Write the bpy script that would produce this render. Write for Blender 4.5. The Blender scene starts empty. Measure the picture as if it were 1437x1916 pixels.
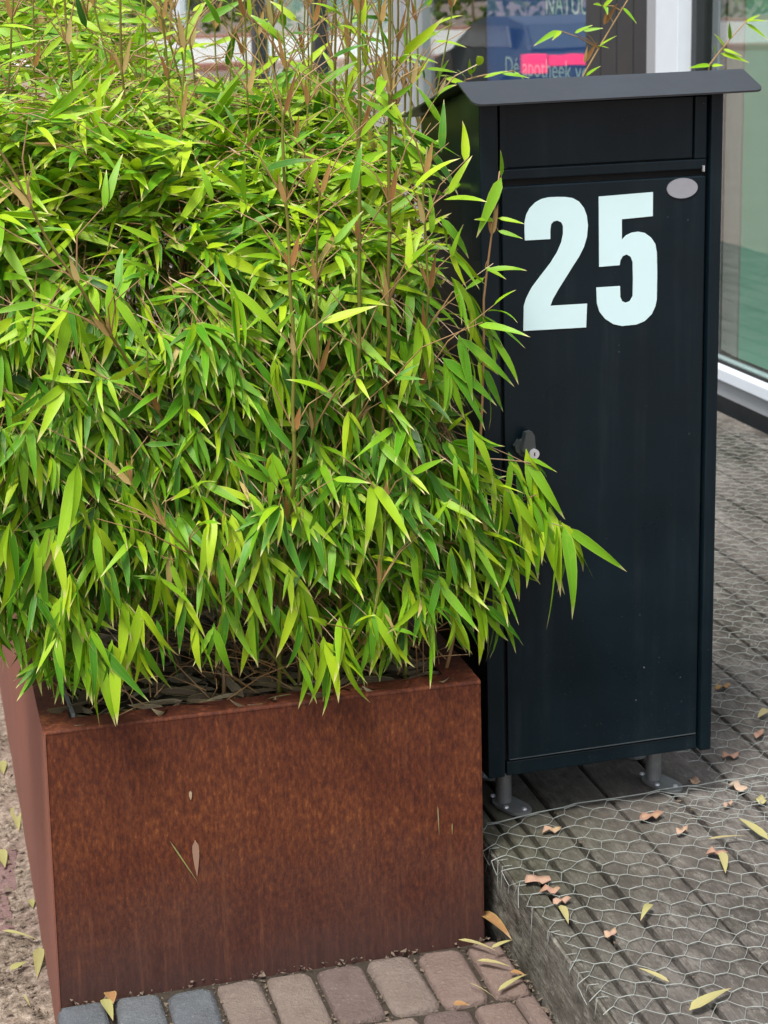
import bpy, bmesh, math, random
import numpy as np
from mathutils import Matrix, Vector
random.seed(7)
rng = np.random.default_rng(7)
sc = bpy.context.scene
C = sc.collection
R = math.radians

# ------------------------------------------------------------------ camera
F_PX, PITCH, ROLL, YAW, H = 3493.3, 0.26843, -0.02912, 0.24388, 1.5518
CX, CY = 718.5, 958.0
_cy, _sy, _cp, _sp = math.cos(YAW), math.sin(YAW), math.cos(PITCH), math.sin(PITCH)
FW = np.array([_sy*_cp, _cy*_cp, -_sp]); R0 = np.array([_cy, -_sy, 0.]); U0 = np.cross(R0, FW)
RT = math.cos(ROLL)*R0 + math.sin(ROLL)*U0
UP = -math.sin(ROLL)*R0 + math.cos(ROLL)*U0
EYE = np.array([0, 0, H])
cd = bpy.data.cameras.new('camera'); cam = bpy.data.objects.new('camera', cd); C.objects.link(cam)
cam.matrix_world = Matrix(((RT[0], UP[0], -FW[0], 0), (RT[1], UP[1], -FW[1], 0), (RT[2], UP[2], -FW[2], H), (0, 0, 0, 1)))
cd.sensor_fit = 'VERTICAL'; cd.sensor_height = 24.0; cd.lens = F_PX/1916*24.0
cd.clip_start = 0.05; cd.clip_end = 2000
cd.dof.use_dof = True; cd.dof.focus_distance = 2.75; cd.dof.aperture_fstop = 9.0
sc.camera = cam

# ------------------------------------------------------------------ light
SUN_EL, SUN_AZ = R(66), R(222)          # azimuth clockwise from +Y
w = bpy.data.worlds.new('World'); sc.world = w; w.use_nodes = True
nt = w.node_tree; bg = nt.nodes['Background']
sky = nt.nodes.new('ShaderNodeTexSky'); sky.sky_type = 'NISHITA'; sky.sun_disc = False
sky.sun_elevation = SUN_EL; sky.sun_rotation = SUN_AZ; sky.air_density = 1.2; sky.dust_density = 4.0; sky.ozone_density = 1.0
hs = nt.nodes.new('ShaderNodeHueSaturation'); hs.inputs['Saturation'].default_value = 0.4
nt.links.new(sky.outputs[0], hs.inputs['Color']); nt.links.new(hs.outputs[0], bg.inputs['Color'])
bg.inputs['Strength'].default_value = 0.12
sl = bpy.data.lights.new('sun', 'SUN'); sl.energy = 2.3; sl.angle = R(14); sl.color = (1, .96, .9)
so = bpy.data.objects.new('sun', sl); C.objects.link(so)
sd = Vector((math.sin(SUN_AZ)*math.cos(SUN_EL), math.cos(SUN_AZ)*math.cos(SUN_EL), math.sin(SUN_EL)))
so.rotation_euler = sd.to_track_quat('Z', 'Y').to_euler(); so.location = sd*20
sc.view_settings.view_transform = 'Standard'; sc.view_settings.look = 'None'
sc.view_settings.exposure = 0.98; sc.view_settings.gamma = 1.0

# ------------------------------------------------------------------ pixel helpers (photo pixels -> points on known planes)
def ray(u, v): return FW + RT*((u-CX)/F_PX) - UP*((v-CY)/F_PX)
def on_z(u, v, z): r = ray(u, v); return EYE + r*((z-H)/r[2])
def on_y(u, v, y): r = ray(u, v); return EYE + r*(y/r[1])
def on_x(u, v, x): r = ray(u, v); return EYE + r*(x/r[0])
def project(P):
    d = np.asarray(P) - EYE; z = d @ FW
    return CX + F_PX*(d @ RT)/z, CY - F_PX*(d @ UP)/z
MX, MY, AM = 0.8888, 2.8744, 0.03104
_c, _s = math.cos(AM), math.sin(AM)
def on_box(u, v, b=0.0):
    r = ray(u, v); o = EYE - np.array([MX, MY, 0])
    t = (b-(-_s*o[0]+_c*o[1]))/(-_s*r[0]+_c*r[1]); P = o+t*r
    return _c*P[0]+_s*P[1], P[2]

# ------------------------------------------------------------------ object helpers
def link(o, parent=None):
    C.objects.link(o)
    if parent is not None: o.parent = parent
    return o
def tag(o, label=None, cat=None, group=None, kind=None):
    if label: o['label'] = label
    if cat: o['category'] = cat
    if group: o['group'] = group
    if kind: o['kind'] = kind
    return o
def empty(name, loc=(0, 0, 0), rz=0):
    o = bpy.data.objects.new(name, None); o.location = loc; o.rotation_euler = (0, 0, rz); o.empty_display_size = .05
    return link(o)
class MB:
    def __init__(s): s.v = []; s.f = []
    def add(s, vs, fs):
        n = len(s.v); s.v += [tuple(map(float, p)) for p in vs]; s.f += [tuple(i+n for i in f) for f in fs]; return s
    def box(s, x0, x1, y0, y1, z0, z1):
        return s.add([(x0,y0,z0),(x1,y0,z0),(x1,y1,z0),(x0,y1,z0),(x0,y0,z1),(x1,y0,z1),(x1,y1,z1),(x0,y1,z1)],
                     [(0,3,2,1),(4,5,6,7),(0,1,5,4),(1,2,6,5),(2,3,7,6),(3,0,4,7)])
    def tube(s, pts, rad, n=5, cap=True):
        pts = np.asarray(pts, float); rad = np.broadcast_to(rad, (len(pts),))
        tg = np.gradient(pts, axis=0); tg /= np.linalg.norm(tg, axis=1)[:, None]+1e-12
        ref = np.array([.31, .93, .2]) if abs(tg[0][2]) > .6 else np.array([.02, .03, 1.])
        vs = []
        for p, t, r in zip(pts, tg, rad):
            a = np.cross(t, ref); a /= np.linalg.norm(a)+1e-12; b = np.cross(t, a)
            for k in range(n):
                q = 2*math.pi*k/n; vs.append(p+r*(math.cos(q)*a+math.sin(q)*b))
        fs = [(i*n+k, i*n+(k+1) % n, (i+1)*n+(k+1) % n, (i+1)*n+k) for i in range(len(pts)-1) for k in range(n)]
        if cap: fs += [tuple(range(n))[::-1], tuple((len(pts)-1)*n+k for k in range(n))]
        return s.add(vs, fs)
    def disc(s, c, ax, r0, r1, h, n=20):            # frustum along a unit axis
        c = np.asarray(c, float); ax = np.asarray(ax, float)
        return s.tube([c, c+ax*h], [r0, r1], n)
    def build(s, name, mat, parent=None, bevel=0, seg=2, smooth=False, origin=None):
        me = bpy.data.meshes.new(name)
        v = s.v
        if origin is not None: v = [(a-origin[0], b-origin[1], c-origin[2]) for a, b, c in v]
        me.from_pydata(v, [], s.f); me.materials.append(mat)
        if smooth: me.polygons.foreach_set('use_smooth', [True]*len(me.polygons))
        if bevel:
            bm = bmesh.new(); bm.from_mesh(me)
            bmesh.ops.bevel(bm, geom=bm.edges[:], offset=bevel, segments=seg, affect='EDGES', profile=.6)
            bm.to_mesh(me); bm.free()
        me.update()
        o = bpy.data.objects.new(name, me)
        if origin is not None: o.location = origin
        return link(o, parent)
def poly_prism(pts, axis_fn, t0, t1):
    """closed outline of (a,b) pairs -> prism; axis_fn(a,b,t) -> xyz; handles concave outlines"""
    bm = bmesh.new()
    vs = [bm.verts.new(axis_fn(a, b, t1)) for a, b in pts]
    f = bm.faces.new(vs)
    r = bmesh.ops.extrude_face_region(bm, geom=[f])
    ex = [e for e in r['geom'] if isinstance(e, bmesh.types.BMVert)]
    d = Vector(axis_fn(0, 0, t0))-Vector(axis_fn(0, 0, t1))
    for q in ex: q.co += d
    bmesh.ops.triangulate(bm, faces=[x for x in bm.faces if len(x.verts) > 4])
    bmesh.ops.recalc_face_normals(bm, faces=bm.faces[:])
    me = bpy.data.meshes.new('prism'); bm.to_mesh(me); bm.free(); return me
def obj_me(name, me, mat, parent=None):
    me.name = name; me.materials.clear(); me.materials.append(mat)
    return link(bpy.data.objects.new(name, me), parent)

# ------------------------------------------------------------------ materials
class NT:
    def __init__(s, name):
        s.m = bpy.data.materials.new(name); s.m.use_nodes = True; s.t = s.m.node_tree; s.p = s.t.nodes['Principled BSDF']
        s.out = s.t.nodes['Material Output']
    def n(s, typ, **kw):
        o = s.t.nodes.new(typ)
        for k, v in kw.items(): setattr(o, k, v)
        return o
    def put(s, sock, val):
        if hasattr(val, 'is_linked') or isinstance(val, bpy.types.NodeSocket): s.t.links.new(val, sock)
        else: sock.default_value = (*val, 1) if isinstance(val, tuple) and len(val) == 3 and sock.type == 'RGBA' else val
    def coord(s, scale=(1, 1, 1), which='Object'):
        tc = s.n('ShaderNodeTexCoord'); mp = s.n('ShaderNodeMapping'); mp.inputs['Scale'].default_value = scale
        s.t.links.new(tc.outputs[which], mp.inputs['Vector']); return mp.outputs[0]
    def pos(s, scale=(1, 1, 1)):
        g = s.n('ShaderNodeNewGeometry'); mp = s.n('ShaderNodeMapping'); mp.inputs['Scale'].default_value = scale
        s.t.links.new(g.outputs['Position'], mp.inputs['Vector']); return mp.outputs[0]
    def noise(s, vec, scale, detail=5, rough=.6, dist=0):
        o = s.n('ShaderNodeTexNoise'); s.put(o.inputs['Vector'], vec); o.inputs['Scale'].default_value = scale
        o.inputs['Detail'].default_value = detail; o.inputs['Roughness'].default_value = rough; o.inputs['Distortion'].default_value = dist
        return o.outputs['Fac']
    def ramp(s, fac, stops):
        o = s.n('ShaderNodeValToRGB'); e = o.color_ramp.elements
        while len(e) < len(stops): e.new(.5)
        for q, (p, c) in zip(e, stops): q.position = p; q.color = (*c, 1) if isinstance(c, tuple) else (c, c, c, 1)
        s.put(o.inputs['Fac'], fac); return o.outputs['Color']
    def mix(s, fac, a, b, mode='MIX'):
        o = s.n('ShaderNodeMix', data_type='RGBA', blend_type=mode)
        s.put(o.inputs[0], fac); s.put(o.inputs[6], a); s.put(o.inputs[7], b); return o.outputs[2]
    def math(s, op, a, b=0.0):
        o = s.n('ShaderNodeMath', operation=op); s.put(o.inputs[0], a); s.put(o.inputs[1], b); return o.outputs[0]
    def attr(s, name): o = s.n('ShaderNodeAttribute'); o.attribute_name = name; return o.outputs['Fac']
    def rnd(s): return s.n('ShaderNodeObjectInfo').outputs['Random']
    def sep(s, vec, i): o = s.n('ShaderNodeSeparateXYZ'); s.put(o.inputs[0], vec); return o.outputs[i]
    def bump(s, hgt, strength=.3, dist=.01):
        o = s.n('ShaderNodeBump'); s.put(o.inputs['Height'], hgt); o.inputs['Strength'].default_value = strength; o.inputs['Distance'].default_value = dist
        s.t.links.new(o.outputs[0], s.p.inputs['Normal']); return o
    def base(s, col=None, rough=None, metal=None, spec=None):
        if col is not None: s.put(s.p.inputs['Base Color'], col)
        if rough is not None: s.put(s.p.inputs['Roughness'], rough)
        if metal is not None: s.put(s.p.inputs['Metallic'], metal)
        if spec is not None: s.put(s.p.inputs['Specular IOR Level'], spec)
        return s
def plain(name, col, rough=.6, metal=0, spec=.5, var=.25, scale=30, bump=.1):
    t = NT(name); v = t.coord(); f = t.noise(v, scale)
    c = t.mix(f, tuple(x*(1-var) for x in col), tuple(min(1, x*(1+var)) for x in col))
    t.base(c, t.ramp(t.noise(v, scale*.4), [(.3, max(.02, rough-.08)), (.7, min(1, rough+.08))]), metal, spec)
    if bump: t.bump(f, bump, .002)
    return t.m

def m_leaf(name, stops, tip, transl=.35, rough=.42):
    t = NT(name); ti = t.attr('tint'); lt = t.attr('lt'); lu = t.attr('lu')
    c = t.ramp(ti, stops)
    au = t.math('ABSOLUTE', lu)
    vein = t.n('ShaderNodeTexWave'); vein.inputs['Scale'].default_value = 1.0
    cv = t.n('ShaderNodeCombineXYZ'); t.put(cv.inputs[0], t.math('MULTIPLY', lu, 6.0)); t.put(vein.inputs['Vector'], cv.outputs[0])
    c = t.mix(t.math('MULTIPLY', vein.outputs['Fac'], .16), c, t.mix(.5, c, (1, 1, .6), 'MULTIPLY'))
    c = t.mix(t.ramp(au, [(.0, .3), (.10, .0)]), c, t.mix(.25, c, (.6, .7, .25)))
    blot = t.noise(t.pos((1, 1, 1)), 38, 3)
    c = t.mix(t.ramp(blot, [(.55, 0.), (.75, .35)]), c, t.mix(.6, c, (.42, .42, .05)))
    edge = t.ramp(au, [(.82, 0.), (1., .35)])
    c = t.mix(edge, c, (.45, .5, .12))
    tf = t.math('ADD', lt, t.math('MULTIPLY', t.math('SUBTRACT', ti, .5), .1))
    c = t.mix(t.ramp(tf, [(.84, 0.), (.95, .85)]), c, tip)
    t.base(c, rough, 0, .3)
    t.bump(vein.outputs['Fac'], .12, .001)
    tr = t.n('ShaderNodeBsdfTranslucent'); t.put(tr.inputs['Color'], t.mix(.5, c, (1., 1., .25), 'MULTIPLY'))
    mx = t.n('ShaderNodeMixShader'); mx.inputs[0].default_value = transl
    t.t.links.new(t.p.outputs[0], mx.inputs[1]); t.t.links.new(tr.outputs[0], mx.inputs[2]); t.t.links.new(mx.outputs[0], t.out.inputs[0])
    return t.m
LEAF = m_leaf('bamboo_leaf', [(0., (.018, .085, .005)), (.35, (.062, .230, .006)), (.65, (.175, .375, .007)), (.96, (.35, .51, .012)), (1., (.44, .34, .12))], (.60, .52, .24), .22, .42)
DRY = m_leaf('fallen_leaf', [(0., (.31, .26, .14)), (.4, (.36, .32, .15)), (.7, (.28, .28, .10)), (1., (.30, .16, .07))], (.40, .30, .17), .15, .6)
LITTER = m_leaf('litter_leaf', [(0., (.07, .048, .032)), (.5, (.14, .10, .068)), (1., (.28, .23, .165))], (.3, .24, .16), .08, .7)
PINK = m_leaf('pink_leaf', [(0., (.26, .13, .095)), (.5, (.36, .22, .165)), (1., (.42, .31, .235))], (.4, .22, .15), .12, .7)
SHEATH = m_leaf('sheath', [(0., (.19, .085, .028)), (.4, (.36, .17, .055)), (.75, (.46, .28, .10)), (1., (.50, .40, .17))], (.30, .19, .09), .25, .5)

def m_culm(name, a, b, c):
    t = NT(name); v = t.pos((1, 1, .25)); r = t.rnd()
    col = t.mix(t.noise(v, 55, 3), a, b)
    col = t.mix(t.ramp(r, [(.35, 0.), (.8, .8)]), col, c)
    t.base(col, .4, 0, .45); return t.m
CULM = m_culm('culm', (.095, .082, .012), (.155, .125, .022), (.15, .185, .022))
OLDCULM = m_culm('old_culm', (.12, .075, .03), (.20, .13, .055), (.25, .18, .045))
TWIG = m_culm('twig', (.24, .14, .055), (.36, .25, .10), (.24, .13, .055))

def m_rust(name, side=False):
    t = NT(name)
    n1 = t.noise(t.coord((1, 1, .38)), 150, 8, .74, .1); n0 = t.noise(t.coord((1, 1, .35)), 60, 5, .6, .3)
    n2 = t.noise(t.coord(), 5.5, 5); n3 = t.noise(t.coord((1, 1, .07)), 70, 5, .7); n4 = t.noise(t.coord((1, 1, .5)), 420, 3, .6)
    f = t.math('ADD', t.math('MULTIPLY', n1, .85), t.math('MULTIPLY', n0, .15))
    c = t.ramp(f, [(.32, (.034, .0095, .006)), (.46, (.086, .0215, .0085)), (.56, (.142, .040, .012)), (.69, (.275, .092, .025))])
    c = t.mix(t.ramp(n2, [(.38, 0.), (.62, .9)]), c, t.mix(1., c, (.66, .56, .62), 'MULTIPLY'))
    z = t.sep(t.coord(), 2)
    low = t.math('ADD', z, t.math('MULTIPLY', t.math('SUBTRACT', n2, .5), .30))
    low_mix = t.ramp(low, [(.0, .85), (.24, .0)])  # blends to a darker purplish brown towards the bottom
    c = t.mix(low_mix, c, t.mix(t.ramp(n3, [(.35, 0.), (.7, 1.)]), (.036, .019, .018), (.070, .033, .027)))
    c = t.mix(t.ramp(n3, [(.56, 0.), (.72, .3)]), c, (.19, .075, .030))
    c = t.mix(t.ramp(n3, [(.28, .25), (.40, 0.)]), c, (.045, .018, .012))
    c = t.mix(t.ramp(n4, [(.68, 0.), (.76, .3)]), c, (.26, .10, .04))
    if side: c = t.mix(t.ramp(n2, [(.2, .45), (.8, .65)]), c, (.29, .115, .08))  # paler side: sky sheen put into the colour, with a dust film
    t.base(c, t.ramp(n1, [(.3, .60), (.7, .85)]), 0, .3)
    t.bump(t.math('ADD', n1, n4), .3, .0012)
    return t.m
RUST = m_rust('corten_rust'); RUST_SIDE_SHEEN = m_rust('corten_side_sheen', True)

def m_black():
    t = NT('black_powder_coat'); v = t.coord()
    n = t.noise(v, 900, 2); d = t.noise(v, 6, 5)
    c = t.mix(t.ramp(d, [(.35, 0.), (.75, 1.)]), (.0020, .0075, .0112), (.0036, .0115, .0170))
    run = t.noise(t.coord((1, 1, .05)), 30, 5, .7); c = t.mix(t.math('MULTIPLY', t.ramp(run, [(.5, 0.), (.75, .10)]), t.ramp(d, [(.4, .2), (.7, 1.)])), c, (.10, .11, .11))
    spk = t.math('ADD', t.ramp(t.noise(v, 140, 1), [(.79, 0.), (.81, .5)]), t.math('MULTIPLY', t.ramp(t.noise(v, 330, 2), [(.70, 0.), (.76, .35)]), t.ramp(t.sep(v, 2), [(.12, 1.), (.5, .08)])))
    c = t.mix(spk, c, (.2, .2, .2))
    t.base(c, t.ramp(d, [(.3, .26), (.7, .36)]), 0, .22); t.bump(n, .08, .0006); return t.m
BLACK = m_black()
ROOFM = plain('roof_metal', (.022, .027, .033), .38, 0, .6, .25, 18, .05)
GAP = plain('dark_gap', (.004, .004, .004), .9)
WHITE = plain('white_reflective', (.56, .74, .76), .35, 0, .4, .03, 25, .02)
STEEL = plain('brushed_steel', (.62, .63, .66), .38, .55, .5, .08, 60, .05)
GALV = plain('galvanised', (.22, .225, .225), .55, .5, .5, .35, 60, .25)
WIREM = plain('wire', (.30, .325, .305), .6, .3, .4, .4, 80, 0)
PLASTIC = plain('black_plastic', (.040, .050, .049), .35, 0, .5, .1, 50, .05)
SOIL = plain('soil', (.045, .032, .022), .95, 0, .2, .5, 45, .8)
LINER = plain('grey_liner', (.16, .17, .16), .7, 0, .3, .2, 30, .2)

def m_wood(name, tint=(1, 1, 1), moss=True):
    t = NT(name); v = t.pos((9, .55, 9)); r = t.rnd()
    off = t.n('ShaderNodeVectorMath', operation='ADD'); t.put(off.inputs[0], v)
    cr = t.n('ShaderNodeCombineXYZ'); t.put(cr.inputs[0], t.math('MULTIPLY', r, 37.)); t.put(cr.inputs[1], t.math('MULTIPLY', r, 11.)); t.put(off.inputs[1], cr.outputs[0])
    v = off.outputs[0]
    g = t.noise(v, 7, 9, .72, .35); b = t.noise(t.pos((1, .6, 1)), 6.5, 7, .68); fine = t.noise(t.pos((80, 7, 80)), 5, 5, .75); sp_ = t.noise(t.pos((1, .45, 1)), 48, 6, .8)
    c = t.ramp(g, [(.32, (.022, .019, .016)), (.5, (.092, .081, .070)), (.68, (.225, .205, .185))])
    c = t.mix(t.ramp(fine, [(.44, .0), (.64, .75)]), c, (.27, .25, .23))
    c = t.mix(t.ramp(b, [(.44, .9), (.58, 0.)]), c, t.mix(1., c, (.34, .34, .30), 'MULTIPLY'))
    c = t.mix(t.ramp(sp_, [(.40, .95), (.48, 0.)]), c, (.024, .021, .016))
    c = t.mix(t.ramp(sp_, [(.55, .0), (.64, .75)]), c, (.30, .28, .25))
    pk = t.ramp(t.noise(t.pos(), 1.1, 3), [(.42, 0.), (.7, .5)])
    c = t.mix(pk, c, (.27, .225, .21))
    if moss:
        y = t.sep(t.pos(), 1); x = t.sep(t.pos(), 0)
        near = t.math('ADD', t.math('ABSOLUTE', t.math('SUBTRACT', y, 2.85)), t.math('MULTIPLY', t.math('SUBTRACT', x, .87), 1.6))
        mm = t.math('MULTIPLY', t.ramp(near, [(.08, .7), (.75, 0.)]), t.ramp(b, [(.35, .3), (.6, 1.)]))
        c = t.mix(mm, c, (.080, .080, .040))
    c = t.mix(1., c, tint, 'MULTIPLY')
    t.base(c, .85, 0, .2); t.bump(t.math('ADD', t.math('ADD', g, fine), sp_), .8, .004); return t.m
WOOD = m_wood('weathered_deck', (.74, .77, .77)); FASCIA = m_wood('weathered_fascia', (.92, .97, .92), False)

def m_brick(name, a, b, spots=(.42, .36, .31)):
    t = NT(name); v = t.pos(); r = t.rnd()
    n = t.noise(v, 35, 6, .65); n2 = t.noise(v, 140, 4, .7); n3 = t.noise(v, 14, 4)
    c = t.mix(n, a, b); c = t.mix(t.ramp(n3, [(.4, 0.), (.7, .5)]), c, t.mix(1., c, (.68, .62, .62), 'MULTIPLY'))
    c = t.mix(t.ramp(n2, [(.60, 0.), (.78, .55)]), c, spots)
    c = t.mix(.5, c, t.mix(r, (.80, .80, .82), (1.1, 1.06, 1.02)), 'MULTIPLY')
    t.base(c, .88, 0, .3); t.bump(t.math('ADD', n, t.math('MULTIPLY', n2, .9)), .9, .005); return t.m
BRICK_TAN = m_brick('brick_tan', (.140, .110, .092), (.21, .170, .145))
BRICK_RED = m_brick('brick_red', (.140, .100, .085), (.20, .150, .130))
BRICK_DARK = m_brick('brick_dark', (.085, .062, .056), (.15, .115, .105))
BRICK_BLUE = m_brick('brick_blue', (.075, .085, .094), (.125, .138, .15), (.3, .3, .28))
BRICK_OLD = m_brick('brick_purple', (.17, .10, .10), (.25, .165, .155), (.4, .34, .27))
def m_sand():
    t = NT('sand'); v = t.pos(); a = t.noise(v, 45, 6, .75); b = t.noise(v, 9, 4); c3 = t.noise(v, 160, 3, .7)
    c = t.ramp(a, [(.36, (.055, .042, .030)), (.5, (.22, .175, .135)), (.64, (.40, .335, .27))])
    c = t.mix(t.ramp(b, [(.4, .0), (.65, .5)]), c, (.24, .165, .145)); c = t.mix(t.ramp(c3, [(.62, 0.), (.7, .5)]), c, (.05, .04, .03))
    t.base(c, .95, 0, .2); t.bump(t.math('ADD', a, c3), .9, .008); return t.m
SAND = m_sand()
JOINT = plain('joint_debris', (.036, .029, .022), .95, 0, .2, .6, 90, .9)

# ------------------------------------------------------------------ setting: ground, road, far hedge
ZG = -0.20
def sheet(name, x0, x1, y0, y1, z, mat, kind='structure'):
    m = MB(); m.add([(x0, y0, z), (x1, y0, z), (x1, y1, z), (x0, y1, z)], [(0, 1, 2, 3)])
    o = m.build(name, mat); return tag(o, kind=kind)
def m_ground():
    t = NT('ground_paving'); v = t.pos(); a = t.noise(v, 2.2, 6, .7); b = t.noise(v, .25, 4)
    bt = t.n('ShaderNodeTexBrick'); t.put(bt.inputs['Vector'], t.pos((1, 1, 1))); bt.inputs['Scale'].default_value = 1.; bt.inputs['Brick Width'].default_value = .2; bt.inputs['Row Height'].default_value = .085; bt.inputs['Mortar Size'].default_value = .004
    bt.inputs['Color1'].default_value = (.25, .18, .155, 1); bt.inputs['Color2'].default_value = (.18, .125, .11, 1); bt.inputs['Mortar'].default_value = (.10, .08, .065, 1)
    c = t.mix(t.ramp(a, [(.42, .15), (.62, .8)]), bt.outputs['Color'], t.mix(a, (.17, .13, .11), (.28, .23, .20))); c = t.mix(t.ramp(b, [(.4, 0.), (.65, .5)]), c, (.20, .15, .13))
    t.base(c, .9, 0, .3); t.bump(a, .4, .01); return t.m
g = sheet('ground', -400, 400, -300, 500, ZG-.06, m_ground()); g['label'] = 'brown paved ground reaching away behind the planter'
g = sheet('road', -300, 300, 55, 100, ZG-.02, plain('asphalt_light', (.55, .53, .52), .85, 0, .3, .15, 3, .3)); g['label'] = 'pale grey road seen mirrored in the shop window'
kb = MB(); kb.box(-300, 300, 52.5, 55, ZG-.2, ZG+.1); o = kb.build('pavement', plain('red_pavers', (.30, .13, .10), .85, 0, .3, .2, 4, .2)); tag(o, 'red brick pavement strip beside the far road', kind='structure')
kb = MB(); kb.box(-300, 300, 100, 104, ZG-.2, ZG+.12); o = kb.build('pavement', plain('red_pavers_far', (.34, .17, .13), .85, 0, .3, .2, 4, .2)); tag(o, 'red brick pavement strip under the far hedge', kind='structure')

# sandy old paving left of the planter: displaced bed with bricks showing through
ZL = -0.12
def wob(x, y, k): return (math.sin(x*k+1.3*y*k+.7)+math.sin(1.7*y*k-x*k*.6)+math.sin(2.3*x*k+.4*y*k+2))/3
bm = MB(); nx, ny = 60, 150; X0, X1, Y0, Y1 = -1.4, .16, 1.2, 6.4
vs = []
for j in range(ny+1):
    for i in range(nx+1):
        x = X0+(X1-X0)*i/nx; y = Y0+(Y1-Y0)*j/ny
        z = ZL-.006+.010*wob(x, y, 14)+.005*wob(x, y, 43)+.018*math.exp(-max(0, .12-x)/.05)+.004*(random.random()-.5)
        vs.append((x, y, z))
bm.add(vs, [(j*(nx+1)+i, j*(nx+1)+i+1, (j+1)*(nx+1)+i+1, (j+1)*(nx+1)+i) for j in range(ny) for i in range(nx)])
sandy = bm.build('sandy_path', SAND, smooth=True); tag(sandy, 'sandy old brick path left of the rusty planter', kind='structure')

def brick_mesh(name, lx, ly, lz, bev, seed):
    r = random.Random(seed); b = bmesh.new(); bmesh.ops.create_cube(b, size=1)
    for q in b.verts: q.co = Vector((q.co.x*lx, q.co.y*ly, (q.co.z-.5)*lz))
    top = [e for e in b.edges if all(q.co.z > -.001 for q in e.verts)]
    ver = [e for e in b.edges if abs(e.verts[0].co.z-e.verts[1].co.z) > lz*.5]
    bmesh.ops.bevel(b, geom=ver, offset=bev*1.6, segments=2, affect='EDGES', profile=.5)
    top = [e for e in b.edges if all(q.co.z > -.001 for q in e.verts)]
    bmesh.ops.bevel(b, geom=top, offset=bev, segments=3, affect='EDGES', profile=.5)
    bmesh.ops.triangulate(b, faces=[f for f in b.faces if len(f.verts) > 4])
    sx, sy = r.uniform(-.03, .03), r.uniform(-.03, .03)
    for q in b.verts:
        q.co.x += r.uniform(-.0022, .0022)+q.co.y*sx; q.co.y += r.uniform(-.003, .003)+q.co.x*sy; q.co.z += r.uniform(-.0012, .0012)
    me = bpy.data.meshes.new(name); b.to_mesh(me); b.free()
    me.polygons.foreach_set('use_smooth', [True]*len(me.polygons)); return me
old_var = [brick_mesh('brick', .080, .19, .07, .006, 50+i) for i in range(4)]
k = 0
for j in range(22):
    for i in range(9):
        x = .055-.086*i-(.02 if j % 2 else 0); y = 1.55+.197*j+(.098 if i % 2 else 0)
        if y > 4.6: continue
        me = old_var[(i*3+j) % 4].copy() if k < 3 else old_var[(i*3+j) % 4]
        o = bpy.data.objects.new('brick', me); link(o, sandy)
        if not me.materials: me.materials.append(BRICK_OLD)
        o.location = (x, y, ZL+random.uniform(-.010, .005)); o.rotation_euler = (R(random.uniform(-2, 2)), R(random.uniform(-2, 2)), R(random.uniform(-3, 3))); k += 1

# raised paving in front of the planter
bed = MB(); bed.box(.122, .866, 1.2, 2.765, ZG, -.011)
pav = bed.build('pavement', JOINT); tag(pav, 'row of tumbled paving bricks in front of planter', kind='structure')
xs = [(.118, .196), (.206, .284), (.292, .369), (.375, .4495), (.4555, .5335), (.5405, .6225), (.629, .7085), (.715, .7945), (.802, .862)]
mats1 = [BRICK_BLUE, BRICK_BLUE, BRICK_BLUE, BRICK_TAN, BRICK_TAN, BRICK_DARK, BRICK_TAN, BRICK_RED, BRICK_RED]
def paver(x0, x1, y0, y1, mat, seed, dz=0):
    me = brick_mesh('brick', x1-x0, y1-y0, .10, min(.011, (x1-x0)*.16), seed); me.materials.append(mat)
    o = bpy.data.objects.new('brick', me); link(o, pav)
    o.location = ((x0+x1)/2, (y0+y1)/2, random.uniform(-.003, .003)+dz); o.rotation_euler = (R(random.uniform(-.8, .8)), R(random.uniform(-.8, .8)), R(random.uniform(-.8, .8)))
for i, (a, b) in enumerate(xs):
    paver(a, b, 2.567 if i > 2 else 2.60, 2.752-(i % 3)*.004, mats1[i], 200+i)
for row in range(6):
    y1 = 2.558-.196*row; cut = [(a, b) for a, b in xs] if row % 2 else [(.118, .155)]+[((xs[i][0]+xs[i][1])/2+.003, (xs[i+1][0]+xs[i+1][1])/2-.003) for i in range(8)]+[(.834, .862)]
    for i, (a, b) in enumerate(cut):
        if row == 0 and i < 3: yy = 2.592
        else: yy = y1
        paver(a, b, y1-.187, yy, [BRICK_TAN, BRICK_RED, BRICK_TAN, BRICK_RED, BRICK_DARK][(i*2+row*3) % 5], 300+row*20+i)

# ------------------------------------------------------------------ deck
ZD = 0.1392; XE = 0.8706; FAC = 2.6875
deck = empty('deck', (XE, 1.3, 0)); tag(deck, 'weathered grey timber deck in front of shop window', kind='structure')
def board(x0, x1, y0=1.2, y1=13.5, dz=0.):
    m = MB(); n = 40
    rows = [(x0, -.03), (x0+.0025, -.002), (x0+.006, 0), (x1-.006, 0), (x1-.0025, -.002), (x1, -.03)]
    vs = []; ph = random.random()*9
    for j in range(n+1):
        y = y0+(y1-y0)*j/n
        for q, (x, z) in enumerate(rows):
            vs.append((x+.0007*math.sin(y*5+ph+q), y, ZD+z+dz+.0009*math.sin(y*3.1+ph)))
    m.add(vs, [(j*6+i, j*6+i+1, (j+1)*6+i+1, (j+1)*6+i) for j in range(n) for i in range(5)])
    m.add(vs[:6], [(5, 4, 3, 2, 1, 0)])
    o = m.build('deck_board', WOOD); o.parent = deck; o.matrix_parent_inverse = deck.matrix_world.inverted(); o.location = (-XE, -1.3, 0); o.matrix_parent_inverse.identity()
    return o
G1 = 1.0205; PB = .2369
board(XE, .909); board(.9135, .951, dz=-.001); board(.9545, G1-.003)
x = G1
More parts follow.
